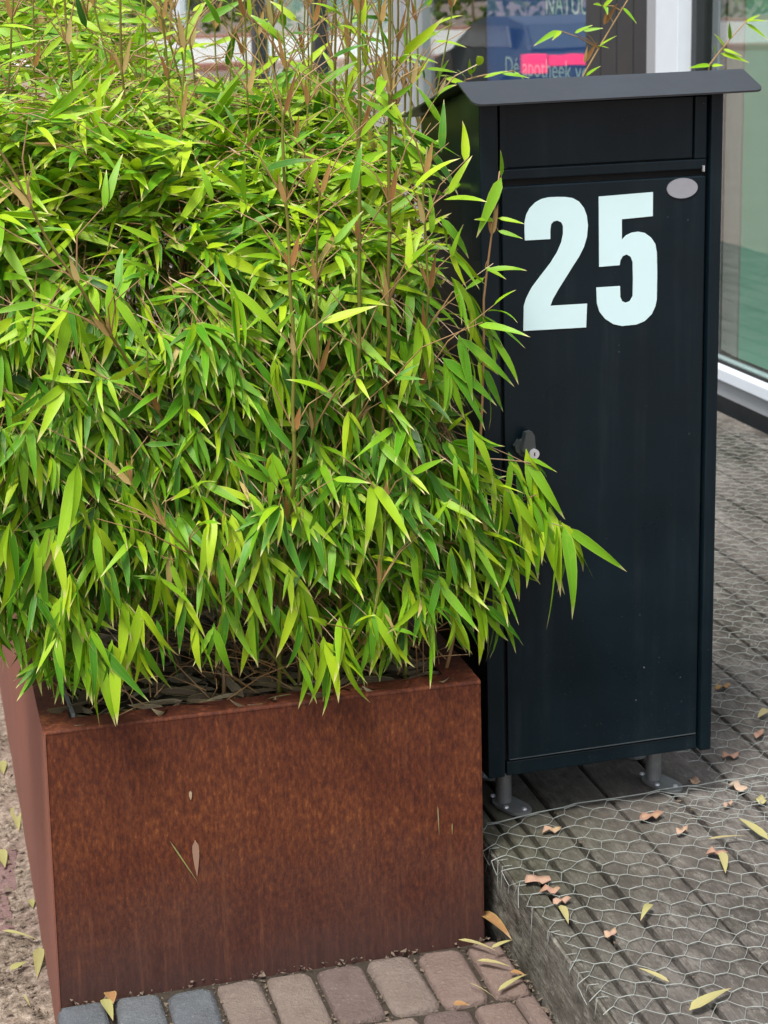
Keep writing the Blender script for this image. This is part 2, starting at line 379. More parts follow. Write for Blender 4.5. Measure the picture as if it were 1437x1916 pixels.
while x < FAC-.06:
    hw = PB/2
    board(x+.0035, x+hw-.0012, dz=random.uniform(-.0015, .001)); 
    if x+hw < FAC-.02: board(x+hw+.0012, min(x+PB-.0035, FAC-.02), dz=random.uniform(-.0015, .001))
    x += PB
m = MB(); m.box(XE+.004, FAC-.02, 1.25, 13.4, -.05, ZD-.032); o = m.build('joist_void', GAP); o.parent = deck; o.location = (-XE, -1.3, 0)
m = MB(); n = 30; vs = []
for j in range(n+1):
    y = 1.22+12*j/n
    vs += [(XE-.002+.0015*math.sin(y*4), y, ZG), (XE-.002+.0012*math.sin(y*7+1), y, .04), (XE-.001, y, ZD-.009), (XE+.004, y, ZD-.004)]
m.add(vs, [(j*4+i+1, j*4+i, (j+1)*4+i, (j+1)*4+i+1) for j in range(n) for i in range(3)])
o = m.build('fascia', FASCIA); o.parent = deck; o.location = (-XE, -1.3, 0)

# ------------------------------------------------------------------ shop front behind
shop = empty('shop_front', (FAC, 8, 0)); tag(shop, 'glazed shop front with white post and dark cladding behind mailbox', 'shop')
def sp(name, mat, x0, x1, y0, y1, z0, z1, bevel=.002, parent=None):
    m = MB(); m.box(x0-FAC, x1-FAC, y0-8, y1-8, z0, z1); return m.build(name, mat, parent or shop, bevel)
FRAME_W = plain('white_frame', (.62, .68, .74), .4, 0, .5, .06, 12, .02)
FRAME_G = plain('grey_frame', (.30, .32, .34), .45, 0, .5, .08, 12, .02)
CLAD = plain('dark_cladding', (.012, .016, .019), .42, 0, .4, .3, 6, .1)
DARKF = plain('dark_frame', (.02, .024, .026), .5)
ROOM = plain('dark_room', (.03, .032, .034), .9, 0, .1)
def m_glass():
    t = NT('window_glass'); ge = t.n('ShaderNodeNewGeometry'); dp = t.n('ShaderNodeVectorMath', operation='DOT_PRODUCT')
    t.put(dp.inputs[0], ge.outputs['Normal']); t.put(dp.inputs[1], ge.outputs['Incoming'])
    k = t.math('SUBTRACT', 1., t.math('ABSOLUTE', dp.outputs['Value'])); fr = t.math('ADD', .125, t.math('MULTIPLY', t.math('POWER', k, 5.), .86))   # Schlick reflectance, same from both sides
    gl = t.n('ShaderNodeBsdfGlossy'); gl.inputs['Roughness'].default_value = .004; gl.inputs['Color'].default_value = (.95, .98, .97, 1)
    tr = t.n('ShaderNodeBsdfTransparent'); tr.inputs['Color'].default_value = (.88, .93, .91, 1)
    b = t.n('ShaderNodeBump'); b.inputs['Strength'].default_value = .05; b.inputs['Distance'].default_value = .01
    t.put(b.inputs['Height'], t.noise(t.pos((1, 1, 1)), 1.6, 2)); t.t.links.new(b.outputs[0], gl.inputs['Normal'])
    mx = t.n('ShaderNodeMixShader'); t.put(mx.inputs[0], fr); t.t.links.new(tr.outputs[0], mx.inputs[1]); t.t.links.new(gl.outputs[0], mx.inputs[2])
    t.t.links.new(mx.outputs[0], t.out.inputs[0]); return t.m
GLASS = m_glass()
G0 = FAC+.03
for a, b in ((3.0, 6.17), (7.24, 9.78), (10.22, 12.2), (12.34, 14.3), (14.5, 18.4), (18.6, 23.)):
    sp('glass_pane', GLASS, G0, G0+.010, a, b, .27, 2.7, 0)
    sp('window_sill', FRAME_W, FAC-.02, FAC+.09, a-.03, b+.03, .246, .288, .004)
    sp('lower_frame', FRAME_G, FAC-.004, FAC+.09, a-.03, b+.03, .186, .243, .002)
    sp('plinth', DARKF, FAC+.012, FAC+.09, a-.03, b+.03, .10, .183, .002)
    sp('gasket', GAP, FAC+.018, FAC+.03, a, b, .289, .298, 0)
sp('white_post', FRAME_G, FAC-.03, FAC+.12, 6.40, 6.53, .10, 2.9)
sp('white_post', FRAME_W, FAC-.05, FAC+.12, 6.20, 6.398, .10, 2.9)
sp('dark_jamb', DARKF, FAC+.0, FAC+.12, 6.155, 6.198, .29, 2.9)
for i in range(4): sp('cladding_plank', CLAD, FAC-.012, FAC+.12, 6.535+.17*i, 6.535+.17*i+.166, .10, 2.9, .004)
sp('mullion', FRAME_G, FAC-.02, FAC+.1, 9.80, 9.98, .10, 2.9); sp('mullion', FRAME_G, FAC-.035, FAC+.1, 9.985, 10.2, .10, 2.9)
sp('mullion', DARKF, FAC-.02, FAC+.1, 12.21, 12.33, .10, 2.9); sp('mullion', DARKF, FAC-.02, FAC+.1, 14.31, 14.49, .10, 2.9)
sp('mullion', FRAME_W, FAC-.02, FAC+.1, 18.42, 18.58, .10, 2.9)
sp('header', FRAME_G, FAC-.03, FAC+.12, 3.0, 23, 2.7, 3.3)
sp('interior_wall', ROOM, FAC+2.5, FAC+2.6, 2.8, 23.2, -.1, 3.2, 0)
sp('interior_floor', ROOM, FAC+.1, FAC+2.5, 2.8, 23.2, .05, .1, 0)
sp('interior_ceiling', ROOM, FAC+.1, FAC+2.5, 2.8, 23.2, 2.9, 3., 0)
sp('interior_end', ROOM, FAC+.1, FAC+2.5, 2.85, 2.95, .1, 2.9, 0); sp('interior_end', ROOM, FAC+.1, FAC+2.5, 23.0, 23.1, .1, 2.9, 0)
GREEN1 = plain('green_panel_light', (.21, .45, .34), .7, 0, .3, .08, 3, 0); GREEN2 = plain('green_panel', (.10, .27, .19), .7, 0, .3, .1, 3, 0)
BLIND = plain('grey_blind', (.34, .33, .32), .8, 0, .2, .12, 8, 0)
sp('green_panel', GREEN1, FAC+.09, FAC+.11, 5.70, 5.955, .30, 2.7); sp('green_panel', GREEN2, FAC+.12, FAC+.14, 3.0, 5.72, .30, 2.7)
for i in range(3): sp('blind_slat', BLIND, FAC+.09+.006*i, FAC+.10+.006*i, 5.97+.055*i, 6.015+.055*i, .30, 2.7)

def thin_poster(name, label, y0, y1, z0, z1, mat, x=FAC+.052):
    m = MB(); m.box(0, .003, y0, y1, z0, z1); o = m.build(name, mat); o.location = (x, 0, 0); return tag(o, label, 'poster')
def m_poster():
    t = NT('poster_blue'); v = t.pos(); y = t.sep(v, 1); z = t.sep(v, 2)
    # plain printed ground: teal strip at the far side, blue field, a dark navy disc and a dark lower field
    c = t.mix(t.ramp(t.math('MULTIPLY', t.math('SUBTRACT', y, 7.2), 1/1.5), [(.0, .0), (.86, .0), (.90, 1.)]), (.008, .26, .80), (.02, .34, .40))
    dy = t.math('SUBTRACT', y, 7.50); dz = t.math('MULTIPLY', t.math('SUBTRACT', z, 1.62), 2.1)
    rr = t.math('SQRT', t.math('ADD', t.math('MULTIPLY', dy, dy), t.math('MULTIPLY', dz, dz)))
    c = t.mix(t.ramp(rr, [(.495, 1.), (.51, 0.)]), c, (.035, .045, .19))
    c = t.mix(t.ramp(z, [(1.325, 1.), (1.335, 0.)]), c, (.015, .10, .40))
    t.base(c, .45, 0, .4); return t.m
poster = thin_poster('poster', 'blue pharmacy poster with pale lettering in shop window', 7.23, on_x(911, 60, FAC+.052)[1], .45, 2.4, m_poster())
TXT = plain('pale_print', (.70, .85, .90), .6, 0, .2, .02, 5, 0)
def lettering(txt, p_left, z, cap, width, name):
    cu = bpy.data.curves.new(name, 'FONT'); cu.body = txt; cu.size = 1.0
    to = bpy.data.objects.new(name, cu); C.objects.link(to); bpy.context.view_layer.update()
    me = bpy.data.meshes.new_from_object(to.evaluated_get(bpy.context.evaluated_depsgraph_get())); C.objects.unlink(to); bpy.data.objects.remove(to)
    co = np.array([v.co for v in me.vertices]); x0, x1 = co[:, 0].min(), co[:, 0].max(); ch = .69
    for v in me.vertices:
        a = (v.co.x-x0)/(x1-x0)*width; b = v.co.y/ch*cap
        v.co = (-.0022, p_left-a, z+b)
    bm_ = bmesh.new(); bm_.from_mesh(me); left = set(bm_.verts); isl = []
    while left:                                  # one part for each letter
        st_ = [left.pop()]; cur = set(st_)
        while st_:
            for e in st_.pop().link_edges:
                for q in e.verts:
                    if q in left: left.discard(q); cur.add(q); st_.append(q)
        isl.append(cur)
    for cur in isl:
        idx = {v: i for i, v in enumerate(cur)}; mm = bpy.data.meshes.new('letter')
        mm.from_pydata([tuple(v.co) for v in cur], [], [tuple(idx[v] for v in f.verts) for f in bm_.faces if f.verts[0] in cur]); obj_me('letter', mm, TXT, poster)
    bm_.free()
PXL = FAC+.052; yr = on_x(1103, 60, PXL)[1]
pl = on_x(947, 142, PXL); lettering('D\u00e9 apotheek vo', pl[1], on_x(1000, 143, PXL)[2], .078, pl[1]-yr, 'lettering')
pl = on_x(1023, 27, PXL); lettering('NATUU', pl[1], on_x(1060, 27, PXL)[2], .088, pl[1]-yr, 'lettering')
def m_reflection(c1, c2, c3, sd):  # blocky pale colours paint the reflections seen in the far panes
    t = NT('reflection%d' % sd); vo = t.n('ShaderNodeTexVoronoi', distance='CHEBYCHEV'); vo.inputs['Scale'].default_value = 1.0
    t.put(vo.inputs['Vector'], t.pos((1, 1.3, 3.1))); s = t.sep(vo.outputs['Color'], 0)
    t.base(t.ramp(s, [(.0, c1), (.45, c2), (.75, c3), (.9, c1)]), .6, 0, .3)
    return t.m
thin_poster('window_reflection', 'painted pale blue and white reflection in window behind bamboo stems', 10.3, 12.15, .35, 2.6, m_reflection((.90, .92, .93), (.50, .78, .86), (.85, .55, .55), 1))
thin_poster('window_reflection', 'painted white reflection in farther pane behind bamboo stems', 12.4, 14.25, .35, 2.6, m_reflection((.92, .93, .93), (.62, .84, .9), (.72, .78, .76), 2))

# ------------------------------------------------------------------ mailbox
mb = empty('parcel_mailbox', (MX, MY, ZD), AM); tag(mb, 'tall black metal mailbox with white number 25 on its door', 'mailbox')
W_, D_ = .42, .33; ZB, ZT = .238, 1.4005
def bx(name, a0, a1, b0, b1, z0, z1, mat=BLACK, parent=mb, bevel=.002):
    m = MB(); m.box(a0, a1, b0, b1, z0-ZD, z1-ZD); return m.build(name, mat, parent, bevel)
obj_me('cabinet', poly_prism([(.014, ZB+.001-ZD), (D_, ZB+.001-ZD), (D_, 1.3515-ZD), (.043, 1.4125-ZD), (.014, 1.404-ZD)], lambda a, b, t: (t, a, b), .006, W_-.006), BLACK, mb)
bx('corner_post', 0, .031, 0, .05, ZB, ZT, bevel=.003); bx('corner_post', .398, W_, -.006, .05, ZB-.002, ZT, bevel=.004)
bx('bottom_rail', .0345, .3945, .001, .03, ZB+.001, .2655)
bx('mid_rail', .0345, .3945, .001, .03, 1.266, 1.2825)
bx('top_rail', .0345, .3945, .002, .03, 1.3852, ZT)
bx('flap_stile', .0345, .0465, .001, .03, 1.2832, 1.3845); bx('flap_stile', .3725, .3945, .001, .03, 1.2832, 1.3845)
bx('letter_flap', .0475, .3715, .006, .012, 1.2845, 1.384, bevel=.0015)
bx('shadow_gap', .031, .398, .0105, .0135, ZB+.01, 1.36, GAP, bevel=0)
door = bx('door', .0365, .3925, -.001, .012, .2685, 1.2555, bevel=.0025)
bx('door_highlight', .038, .391, -.0016, -.0006, .2690, .2706, plain('edge_highlight', (.05, .062, .066), .5), bevel=0)  # pale strip paints a highlight along the door's bottom edge
bx('hinge_pin', .3865, .389, -.004, .002, 1.262, 1.272, STEEL, bevel=.0005)
SC = 380/1437
two = [(83,415),(80,350),(80,290),(92,235),(115,190),(155,148),(200,122),(250,110),(310,107),(370,108),(420,115),(465,140),(500,185),(520,240),(528,310),(521,390),(500,460),(465,530),(420,600),(370,680),(320,760),(280,830),(262,878),(522,862),(515,1030),(72,1055),(75,880),(90,830),(130,750),(190,670),(260,580),(310,500),(340,430),(352,370),(352,315),(340,287),(312,275),(285,280),(268,300),(262,340),(262,405)]
five = [(605,105),(988,73),(987,243),(768,265),(768,412),(800,378),(840,360),(885,353),(930,362),(975,395),(1005,440),(1015,500),(1018,640),(1015,830),(1005,880),(980,935),(930,985),(870,1010),(770,1020),(710,1008),(650,970),(610,920),(592,860),(588,748),(755,738),(757,815),(770,845),(797,856),(825,845),(845,810),(847,700),(845,570),(830,530),(802,514),(775,525),(758,555),(752,590),(608,602)]
for nm, pts in (('numeral', two), ('numeral', five)):
    q = [on_box(960+a*SC, 340+b*SC, -.001) for a, b in pts]
    me = poly_prism([(a, z-ZD) for a, z in q], lambda a, b, t: (a, t, b), -.0009, -.0022)
    o = obj_me(nm, me, WHITE, door); o['label'] = 'large white numeral ' + ('two' if pts is two else 'five')
oc = on_box(1276, 352, -.001); pts = [(oc[0]+.0275*math.cos(2*math.pi*k/32), oc[1]-ZD+.0165*math.sin(2*math.pi*k/32)) for k in range(32)]
o = obj_me('oval_badge', poly_prism(pts, lambda a, b, t: (a, t, b), -.0009, -.003), plain('badge_metal', (.36, .38, .42), .35, .5, .5, .1, 60, .05), door); o['label'] = 'blank silver oval badge'
# lock with swivel handle
la, lz = on_box(990, 846, -.02); lz -= ZD
m = MB(); m.disc((la-.004, -.001, lz+.004), (0, -1, 0), .016, .014, .010, 20); m.build('lock_housing', PLASTIC, door, smooth=False)
m = MB(); q = [(-.011, .004), (-.004, .034), (.006, .036), (.011, .028), (.013, .004), (.004, -.006)]
me = poly_prism([(la-.003+a, lz+b) for a, b in q], lambda a, b, t: (a, t, b), -.011, -.026); o = obj_me('lock_lever', me, PLASTIC, door)
q = [(-.022, .010), (-.014, .020), (-.008, .016), (-.012, -.002), (-.02, .0)]
me = poly_prism([(la+a, lz+b) for a, b in q], lambda a, b, t: (a, t, b), -.001, -.014); obj_me('lock_wing', me, PLASTIC, door)
m = MB(); m.disc((la+.006, -.026, lz-.002), (0, -1, 0), .0085, .0085, .004, 24); o = m.build('lock_cylinder', STEEL, door)
m = MB(); m.box(la+.005, la+.007, -.0303, -.0298, lz-.005, lz+.001); m.build('keyhole', GAP, door)
# roof: folded sheet with short front slope and long rear slope, rounded eave corners
A0, A1 = -.022, .476
def roof_profile():
    return [(-.040, 1.3885), (.040, 1.420), (.36, 1.352)]
vs = []; th = .003
def arow(a, inset=0): return a
m = MB()
front = []
cr = .016
out = [(A0, .040, 1.420), (A0, -.040+cr, 1.3885+cr*.394)]
for k in range(1, 6):
    q = math.pi/2*k/5; out.append((A0+cr*(1-math.cos(q)), -.040+cr*(1-math.sin(q)), 1.3885+cr*(1-math.sin(q))*.394))
for k in range(0, 6):
    q = math.pi/2*(5-k)/5; out.append((A1-cr*(1-math.cos(q)), -.040+cr*(1-math.sin(q)), 1.3915+cr*(1-math.sin(q))*.394))
out.append((A1, .040, 1.4225))
n = len(out); tv = [(a, b, z-ZD) for a, b, z in out]; bv = [(a, b+.0008, z-th-ZD) for a, b, z in out]
m.add(tv+bv, [tuple(range(n)), tuple(range(n, 2*n))[::-1]]+[(i, n+i, n+(i+1) % n, (i+1) % n) for i in range(n)])
rf = m.build('roof', ROOFM, mb)
m = MB(); m.add([(A0, .0405, 1.420-ZD), (A1, .0405, 1.4225-ZD), (A1, .36, 1.352-ZD), (A0, .36, 1.352-ZD), (A0, .0405, 1.417-ZD), (A1, .0405, 1.4195-ZD), (A1, .36, 1.349-ZD), (A0, .36, 1.349-ZD)],
                [(0, 1, 2, 3), (7, 6, 5, 4), (0, 4, 5, 1), (1, 5, 6, 2), (2, 6, 7, 3), (3, 7, 4, 0)]); m.build('rear_slope', ROOFM, rf)
# legs with flanged foot plates
for ia, ib in ((.063, .102), (.357, .102), (.063, .27), (.357, .27)):
    m = MB(); m.disc((ia, ib, .0065), (0, 0, 1), .0145, .0145, ZB-ZD, 20); lg = m.build('leg', GALV, mb, smooth=False)
    ol = []
    for k in range(28):
        q = 2*math.pi*k/28; s_ = .021+.014*abs(math.cos(q+1.15))**2.2
        ol.append((ia+.008+s_*math.cos(q)*1.12, ib-.020+s_*math.sin(q)*1.45))
    obj_me('foot_plate', poly_prism(ol, lambda a, b, t: (a, b, t), .0015, .0065), GALV, lg)
    for da, db in ((.022, -.048), (-.012, .024), (-.006, -.030)):
        m = MB(); m.disc((ia+da, ib+db, .0064), (0, 0, 1), .0052, .004, .003, 10); m.build('bolt', STEEL, lg)

# ------------------------------------------------------------------ planter
PX, PY, PW, PH, PD = .1342, 2.7608, .705, .4674, 2.65
pln = empty('corten_planter', (PX, PY, 0)); tag(pln, 'rusty brown corten steel planter box overflowing with bamboo', 'planter')
LO = .010   # the left wall leans out a little at its foot
m = MB(); m.add([(-LO*1.45, 0, -.16), (PW, 0, -.16), (PW, 0, PH-.0053), (0, 0, PH-.0053), (-LO*1.45+.004, .004, -.16), (PW-.004, .004, -.16), (PW-.004, .004, PH-.0053), (.004, .004, PH-.0053)],
    [(0, 1, 2, 3), (5, 4, 7, 6), (0, 3, 7, 4), (1, 5, 6, 2), (3, 2, 6, 7), (0, 4, 5, 1)]); m.build('front_wall', RUST, pln)
m = MB(); m.add([(-LO*1.45-.0025, -.0015, -.16), (-.0025, -.0015, PH-.003), (-.0025, PD, PH-.003), (-LO*1.45-.0025, PD, -.16), (-LO*1.45+.0, -.0015, -.16), (.0, -.0015, PH-.003), (.0, PD, PH-.003), (-LO*1.45, PD, -.16)],
    [(0, 1, 2, 3)[::-1], (4, 5, 6, 7), (0, 4, 5, 1)[::-1], (1, 5, 6, 2)[::-1], (2, 6, 7, 3), (3, 7, 4, 0)]); m.build('side_wall', RUST_SIDE_SHEEN, pln)
m = MB(); m.box(PW-.0005, PW+.003, .001, PD, -.16, PH-.003); m.build('side_wall', RUST, pln)
m = MB(); m.box(0, PW, PD-.004, PD-.0005, -.16, PH-.004); m.build('rear_wall', RUST, pln)
LW = .048
arc = [(.0045-.0052*math.cos(q), PH-.0052+.0052*math.sin(q)) for q in np.linspace(0, math.pi/2, 6)]
prof_ = arc+[(LW, PH), (LW, PH-.003), (.0045, PH-.003), (.0045, PH-.0052)]
m_ = poly_prism(prof_, lambda a, b, t: (t, a, b), -.0035, PW+.003); obj_me('rim', m_, RUST, pln)
m = MB(); m.add([(-.004, LW+.0005, PH-.003), (LW-.006, LW+.0005, PH-.003), (.016, PD, PH-.003), (-.004, PD, PH-.003), (-.004, LW+.0005, PH), (LW-.006, LW+.0005, PH), (.016, PD, PH), (-.004, PD, PH)],
    [(0, 3, 2, 1), (4, 5, 6, 7), (0, 1, 5, 4), (1, 2, 6, 5), (2, 3, 7, 6), (3, 0, 4, 7)]); m.build('rim', RUST, pln)
m = MB(); m.box(PW-LW, PW+.004, LW+.0005, PD, PH-.003, PH); m.build('rim', RUST, pln)
m = MB(); m.add([(LW-.002, LW+.002, PH-.06), (LW+.003, LW+.002, PH-.06), (.012, 1.2, PH-.06), (.007, 1.2, PH-.06), (LW-.002, LW+.002, PH+.006), (LW+.003, LW+.002, PH+.006), (.012, 1.2, PH+.006), (.007, 1.2, PH+.006)],
    [(0, 3, 2, 1), (4, 5, 6, 7), (0, 1, 5, 4), (1, 2, 6, 5), (2, 3, 7, 6), (3, 0, 4, 7)]); m.build('liner_edge', LINER, pln)
nx, ny = 36, 90; vs = []; SZ = PH-.028
for j in range(ny+1):
    for i in range(nx+1):
        x = .004+(PW-.008)*i/nx; y = .006+(PD-.014)*j/ny
        vs.append((x, y, SZ+.012*wob(x, y, 19)+.006*(random.random()-.5)))
m = MB(); m.add(vs, [(j*(nx+1)+i, j*(nx+1)+i+1, (j+1)*(nx+1)+i+1, (j+1)*(nx+1)+i) for j in range(ny) for i in range(nx)]); m.build('soil', SOIL, pln, smooth=True)

# ------------------------------------------------------------------ leaves
TT = np.array([0, .05, .14, .3, .48, .66, .83]); NR = len(TT)
def wprof(t):
    return np.where(t < .3, .10+.90*np.sqrt(np.clip(1-(1-t/.3)**2, 0, 1)), 1-np.clip((t-.3)/.7, 0, 1)**1.55)
WP = wprof(TT); WP[0] = .09; WP[1] = .30
LV_F = []
for i in range(NR-1):
    a = i*3; b = a+3
    LV_F += [(a, a+1, b+1, b), (a+1, a+2, b+2, b+1)]
LV_F += [((NR-1)*3, (NR-1)*3+1, NR*3), ((NR-1)*3+1, (NR-1)*3+2, NR*3)]
NV = NR*3+1
def leaf_verts(B, D, N, L, Wd, K, fold=.22, curl=None):
    """vectorised lanceolate leaves: base, direction, blade normal, length, width, droop angle -> (n, NV, 3)"""
    B, D, N = map(lambda a: np.asarray(a, float), (B, D, N)); n = len(B)
    D = D/np.linalg.norm(D, axis=1)[:, None]; N = N-D*(N*D).sum(1)[:, None]; N /= np.linalg.norm(N, axis=1)[:, None]+1e-9
    S = np.cross(D, N); K = np.asarray(K, float)
    t = np.append(TT, 1.); Ks = np.where(np.abs(K) < 1e-3, 1e-3, K)[:, None]
    # curvature concentrated towards the tip
    th = Ks*t[None]**1.3; dt = np.diff(t, prepend=0)
    thm = Ks*((t-dt/2)[None])**1.3
    xx = np.cumsum(np.cos(thm)*dt, 1); zz = -np.cumsum(np.sin(thm)*dt, 1)
    ctr = B[:, None]+L[:, None, None]*(xx[..., None]*D[:, None]+zz[..., None]*N[:, None])
    nn = np.sin(th)[..., None]*D[:, None]+np.cos(th)[..., None]*N[:, None]
    tw = (curl if curl is not None else np.zeros(n))[:, None]*t[None]
    SS = np.cos(tw)[..., None]*S[:, None]+np.sin(tw)[..., None]*nn
    out = np.zeros((n, NV, 3)); hw = (Wd[:, None]*.5)*WP[None]
    fo = np.asarray(fold)*np.ones(n)
    for i in range(NR):
        out[:, i*3+1] = ctr[:, i]; off = SS[:, i]*hw[:, i, None]; up = nn[:, i]*(hw[:, i]*fo)[:, None]
        out[:, i*3] = ctr[:, i]-off+up; out[:, i*3+2] = ctr[:, i]+off+up
    out[:, NR*3] = ctr[:, NR]
    return out
LT1 = np.append(np.repeat(TT, 3), 1.); LU1 = np.append(np.tile([-1., 0., 1.], NR), 0.)
def leaf_mesh(name, V, tint, mat, origin=None):
    n = len(V); co = V.reshape(-1, 3)
    if origin is not None: co = co-np.asarray(origin)
    f = np.concatenate([np.array([list(q) if len(q) == 4 else list(q)+[-1] for q in LV_F])[None]+0]*1)
    faces = []
    for i in range(n):
        o = i*NV; faces += [tuple(a+o for a in q) for q in LV_F]
    me = bpy.data.meshes.new(name); me.from_pydata(co.tolist(), [], faces); me.materials.append(mat)
    for nm, dat in (('tint', np.repeat(tint, NV)), ('lt', np.tile(LT1, n)), ('lu', np.tile(LU1, n))):
        me.attributes.new(nm, 'FLOAT', 'POINT').data.foreach_set('value', dat.astype(np.float32))
    me.polygons.foreach_set('use_smooth', [True]*len(me.polygons)); me.update(); return me
def leaf_obj(name, v, tint, mat, parent=None):
    """one leaf as an object of its own, origin at its base"""
    org = v[1].copy(); me = leaf_mesh(name, v[None], np.array([tint]), mat, org)
    o = bpy.data.objects.new(name, me); o.location = org
    if parent is not None: o.location = org-np.array(parent.location)
    return link(o, parent)
class Bag:
    def __init__(s): s.B = []; s.D = []; s.N = []; s.L = []; s.W = []; s.K = []; s.T = []; s.Q = []; s.C = []
    def add(s, b, d, n, L, W, K, T, q=0., c=0.):
        s.B.append(b); s.D.append(d); s.N.append(n); s.L.append(L); s.W.append(W); s.K.append(K); s.T.append(T); s.Q.append(q); s.C.append(c)
    def verts(s):
        return leaf_verts(s.B, s.D, s.N, np.array(s.L), np.array(s.W), np.array(s.K), curl=np.array(s.C)), np.array(s.T), np.array(s.Q)
U = rng.uniform
def nrm(v): v = np.asarray(v, float); return v/(np.linalg.norm(v)+1e-9)
def bez(p0, p1, p2, n=6):
    t = np.linspace(0, 1, n)[:, None]; return (1-t)**2*p0+2*t*(1-t)*p1+t*t*p2

clump = empty('bamboo_clump', (PX+PW/2, PY+.4, SZ)); tag(clump, 'dense bright green bamboo foliage filling the rusty planter', 'bamboo')
CO = np.array(clump.location)
twigs = MB(); bag = Bag()
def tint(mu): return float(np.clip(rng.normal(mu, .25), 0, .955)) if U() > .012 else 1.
def spray(o, d, n, size, droop, mu, pri, out=(0., -1., .35), spread=.75, tw=True, start=None):
    """a twig ending at o with a fan of n leaves around direction d"""
    o = np.asarray(o, float); d = nrm(d); out = np.asarray(out, float)
    side = nrm(np.cross(d, out)+1e-6)
    if tw:
        st = o-d*U(.07, .13)+np.array([U(-.02, .02), U(.02, .06), U(.0, .05)]) if start is None else np.asarray(start, float)
        mid = (st+o)/2+np.array([0, -.01, .02])
        twigs.tube(bez(st, mid, o, 4 if start is None else 7), np.linspace(.0011, .0006, 4 if start is None else 7), 4, False)
    for k in range(n):
        f = (k+.5)/n*2-1
        sgn = 1 if k % 2 else -1
        b = o-d*U(0, .035)*(1-abs(f)*.3)
        ang = sgn*abs(f)*spread+rng.normal(0, .16)
        dd = d*math.cos(ang)+side*math.sin(ang)+out*rng.normal(.06, .18)
        dd = dd+np.array([0, 0, -1.])*U(.1, .9)*droop
        nn = out*1.0+np.array([0, 0, .45])+rng.normal(0, .62, 3)
        L = size*U(.52, 1.32); bag.add(b, nrm(dd), nn, L, L*U(.108, .158)+.001, U(.15, .9)*(.5+.6*droop), tint(mu), pri, rng.normal(0, .6))
def smooth(a, b, x): t = np.clip((x-a)/(b-a), 0, 1); return t*t*(3-2*t)
def x_right(z): return float(np.interp(z, [.45, .55, .62, .75, .9, 1.1, 1.3, 1.42], [.79, .82, .835, .855, .825, .805, .77, .74]))
def y_front(x, z):
    base = np.interp(z, [.45, .6, .8, 1.0, 1.15, 1.3, 1.42], [2.86, 2.78, 2.745, 2.765, 2.82, 2.93, 3.12])
    return float(base)+.05*wob(x, z, 11)+.035*wob(x, z, 27)
# front face of the hedge, in layers from the skin inwards
N_FRONT = 3300
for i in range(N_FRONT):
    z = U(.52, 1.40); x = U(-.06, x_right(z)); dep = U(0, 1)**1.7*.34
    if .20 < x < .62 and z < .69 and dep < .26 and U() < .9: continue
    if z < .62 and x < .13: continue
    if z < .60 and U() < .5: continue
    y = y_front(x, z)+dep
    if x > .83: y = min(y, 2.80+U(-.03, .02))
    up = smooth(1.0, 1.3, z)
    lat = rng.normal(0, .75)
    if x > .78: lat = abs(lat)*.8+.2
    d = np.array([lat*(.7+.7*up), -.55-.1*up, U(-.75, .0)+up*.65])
    spray((x, y, z), d, int(rng.integers(3, 8)), U(.056, .093), .75-.55*up, .50+.22*up+.06*wob(x, z, 9), max(0, 1-dep*6)+.2*smooth(.5, 1.2, z), out=nrm((.12+.3*(x > .8), -1, .55+.4*up)), spread=.8+.3*up)  # upper leaves tinted paler: top light put into their colour
# top of the hedge, receding
def z_top(x, y): 
    left = 1-smooth(.15, .62, x-.06*(y-3))
    return 1.315+.035*smooth(3, 4.5, y)+left*(.08+.25*smooth(3.0, 4.5, y))+.03*wob(x, y, 8)+.015*wob(x, y, 23)
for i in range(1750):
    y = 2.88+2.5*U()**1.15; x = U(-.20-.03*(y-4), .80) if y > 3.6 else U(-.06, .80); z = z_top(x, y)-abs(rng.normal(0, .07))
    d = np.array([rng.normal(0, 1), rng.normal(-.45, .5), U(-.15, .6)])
    spray((x, y, z), d, int(rng.integers(3, 7)), U(.062, .105), .25, .78, .35 if y < 3.2 else 0., out=nrm((rng.normal(0, .25), -.55, .9)), spread=1.0)  # paler tint here carries painted top light
for i in range(420):
    y = U(3.2, 5.3); x = U(-.16, .48); z = z_top(x, y)+U(-.05, .07)
    spray((x, y, z), (rng.normal(0, 1), rng.normal(-.3, .5), U(-.2, .6)), int(rng.integers(3, 6)), U(.06, .10), .25, .80, 0., out=nrm((rng.normal(0, .25), -.6, .85)), spread=1.0)
# loose leaves standing above the hedge between the stalks
for i in range(110):
    y = U(3.0, 5.0); x = U(-.05, .80); z = z_top(x, y)+U(0, .16)
    spray((x, y, z), (rng.normal(0, 1), rng.normal(-.2, .5), U(-.2, .5)), int(rng.integers(1, 4)), U(.07, .11), .3, .68, 0, out=nrm((rng.normal(0, .3), -.6, .8)))
# left flank, facing the sandy path
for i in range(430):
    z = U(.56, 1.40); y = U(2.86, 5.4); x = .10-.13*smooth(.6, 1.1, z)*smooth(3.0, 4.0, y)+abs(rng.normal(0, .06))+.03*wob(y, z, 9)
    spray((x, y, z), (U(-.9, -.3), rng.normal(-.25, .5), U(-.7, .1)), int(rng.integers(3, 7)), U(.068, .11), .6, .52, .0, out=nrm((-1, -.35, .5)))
# right flank, facing the mailbox
for i in range(150):
    z = U(.6, 1.36); y = U(2.86, 3.5); x = min(x_right(z)+.01, .84)+rng.normal(0, .025)
    spray((x, y, z), (U(.2, .8), rng.normal(-.3, .4), U(-.6, .3)), int(rng.integers(2, 5)), U(.07, .1), .5, .5, .1, out=nrm((.5, -.8, .4)))
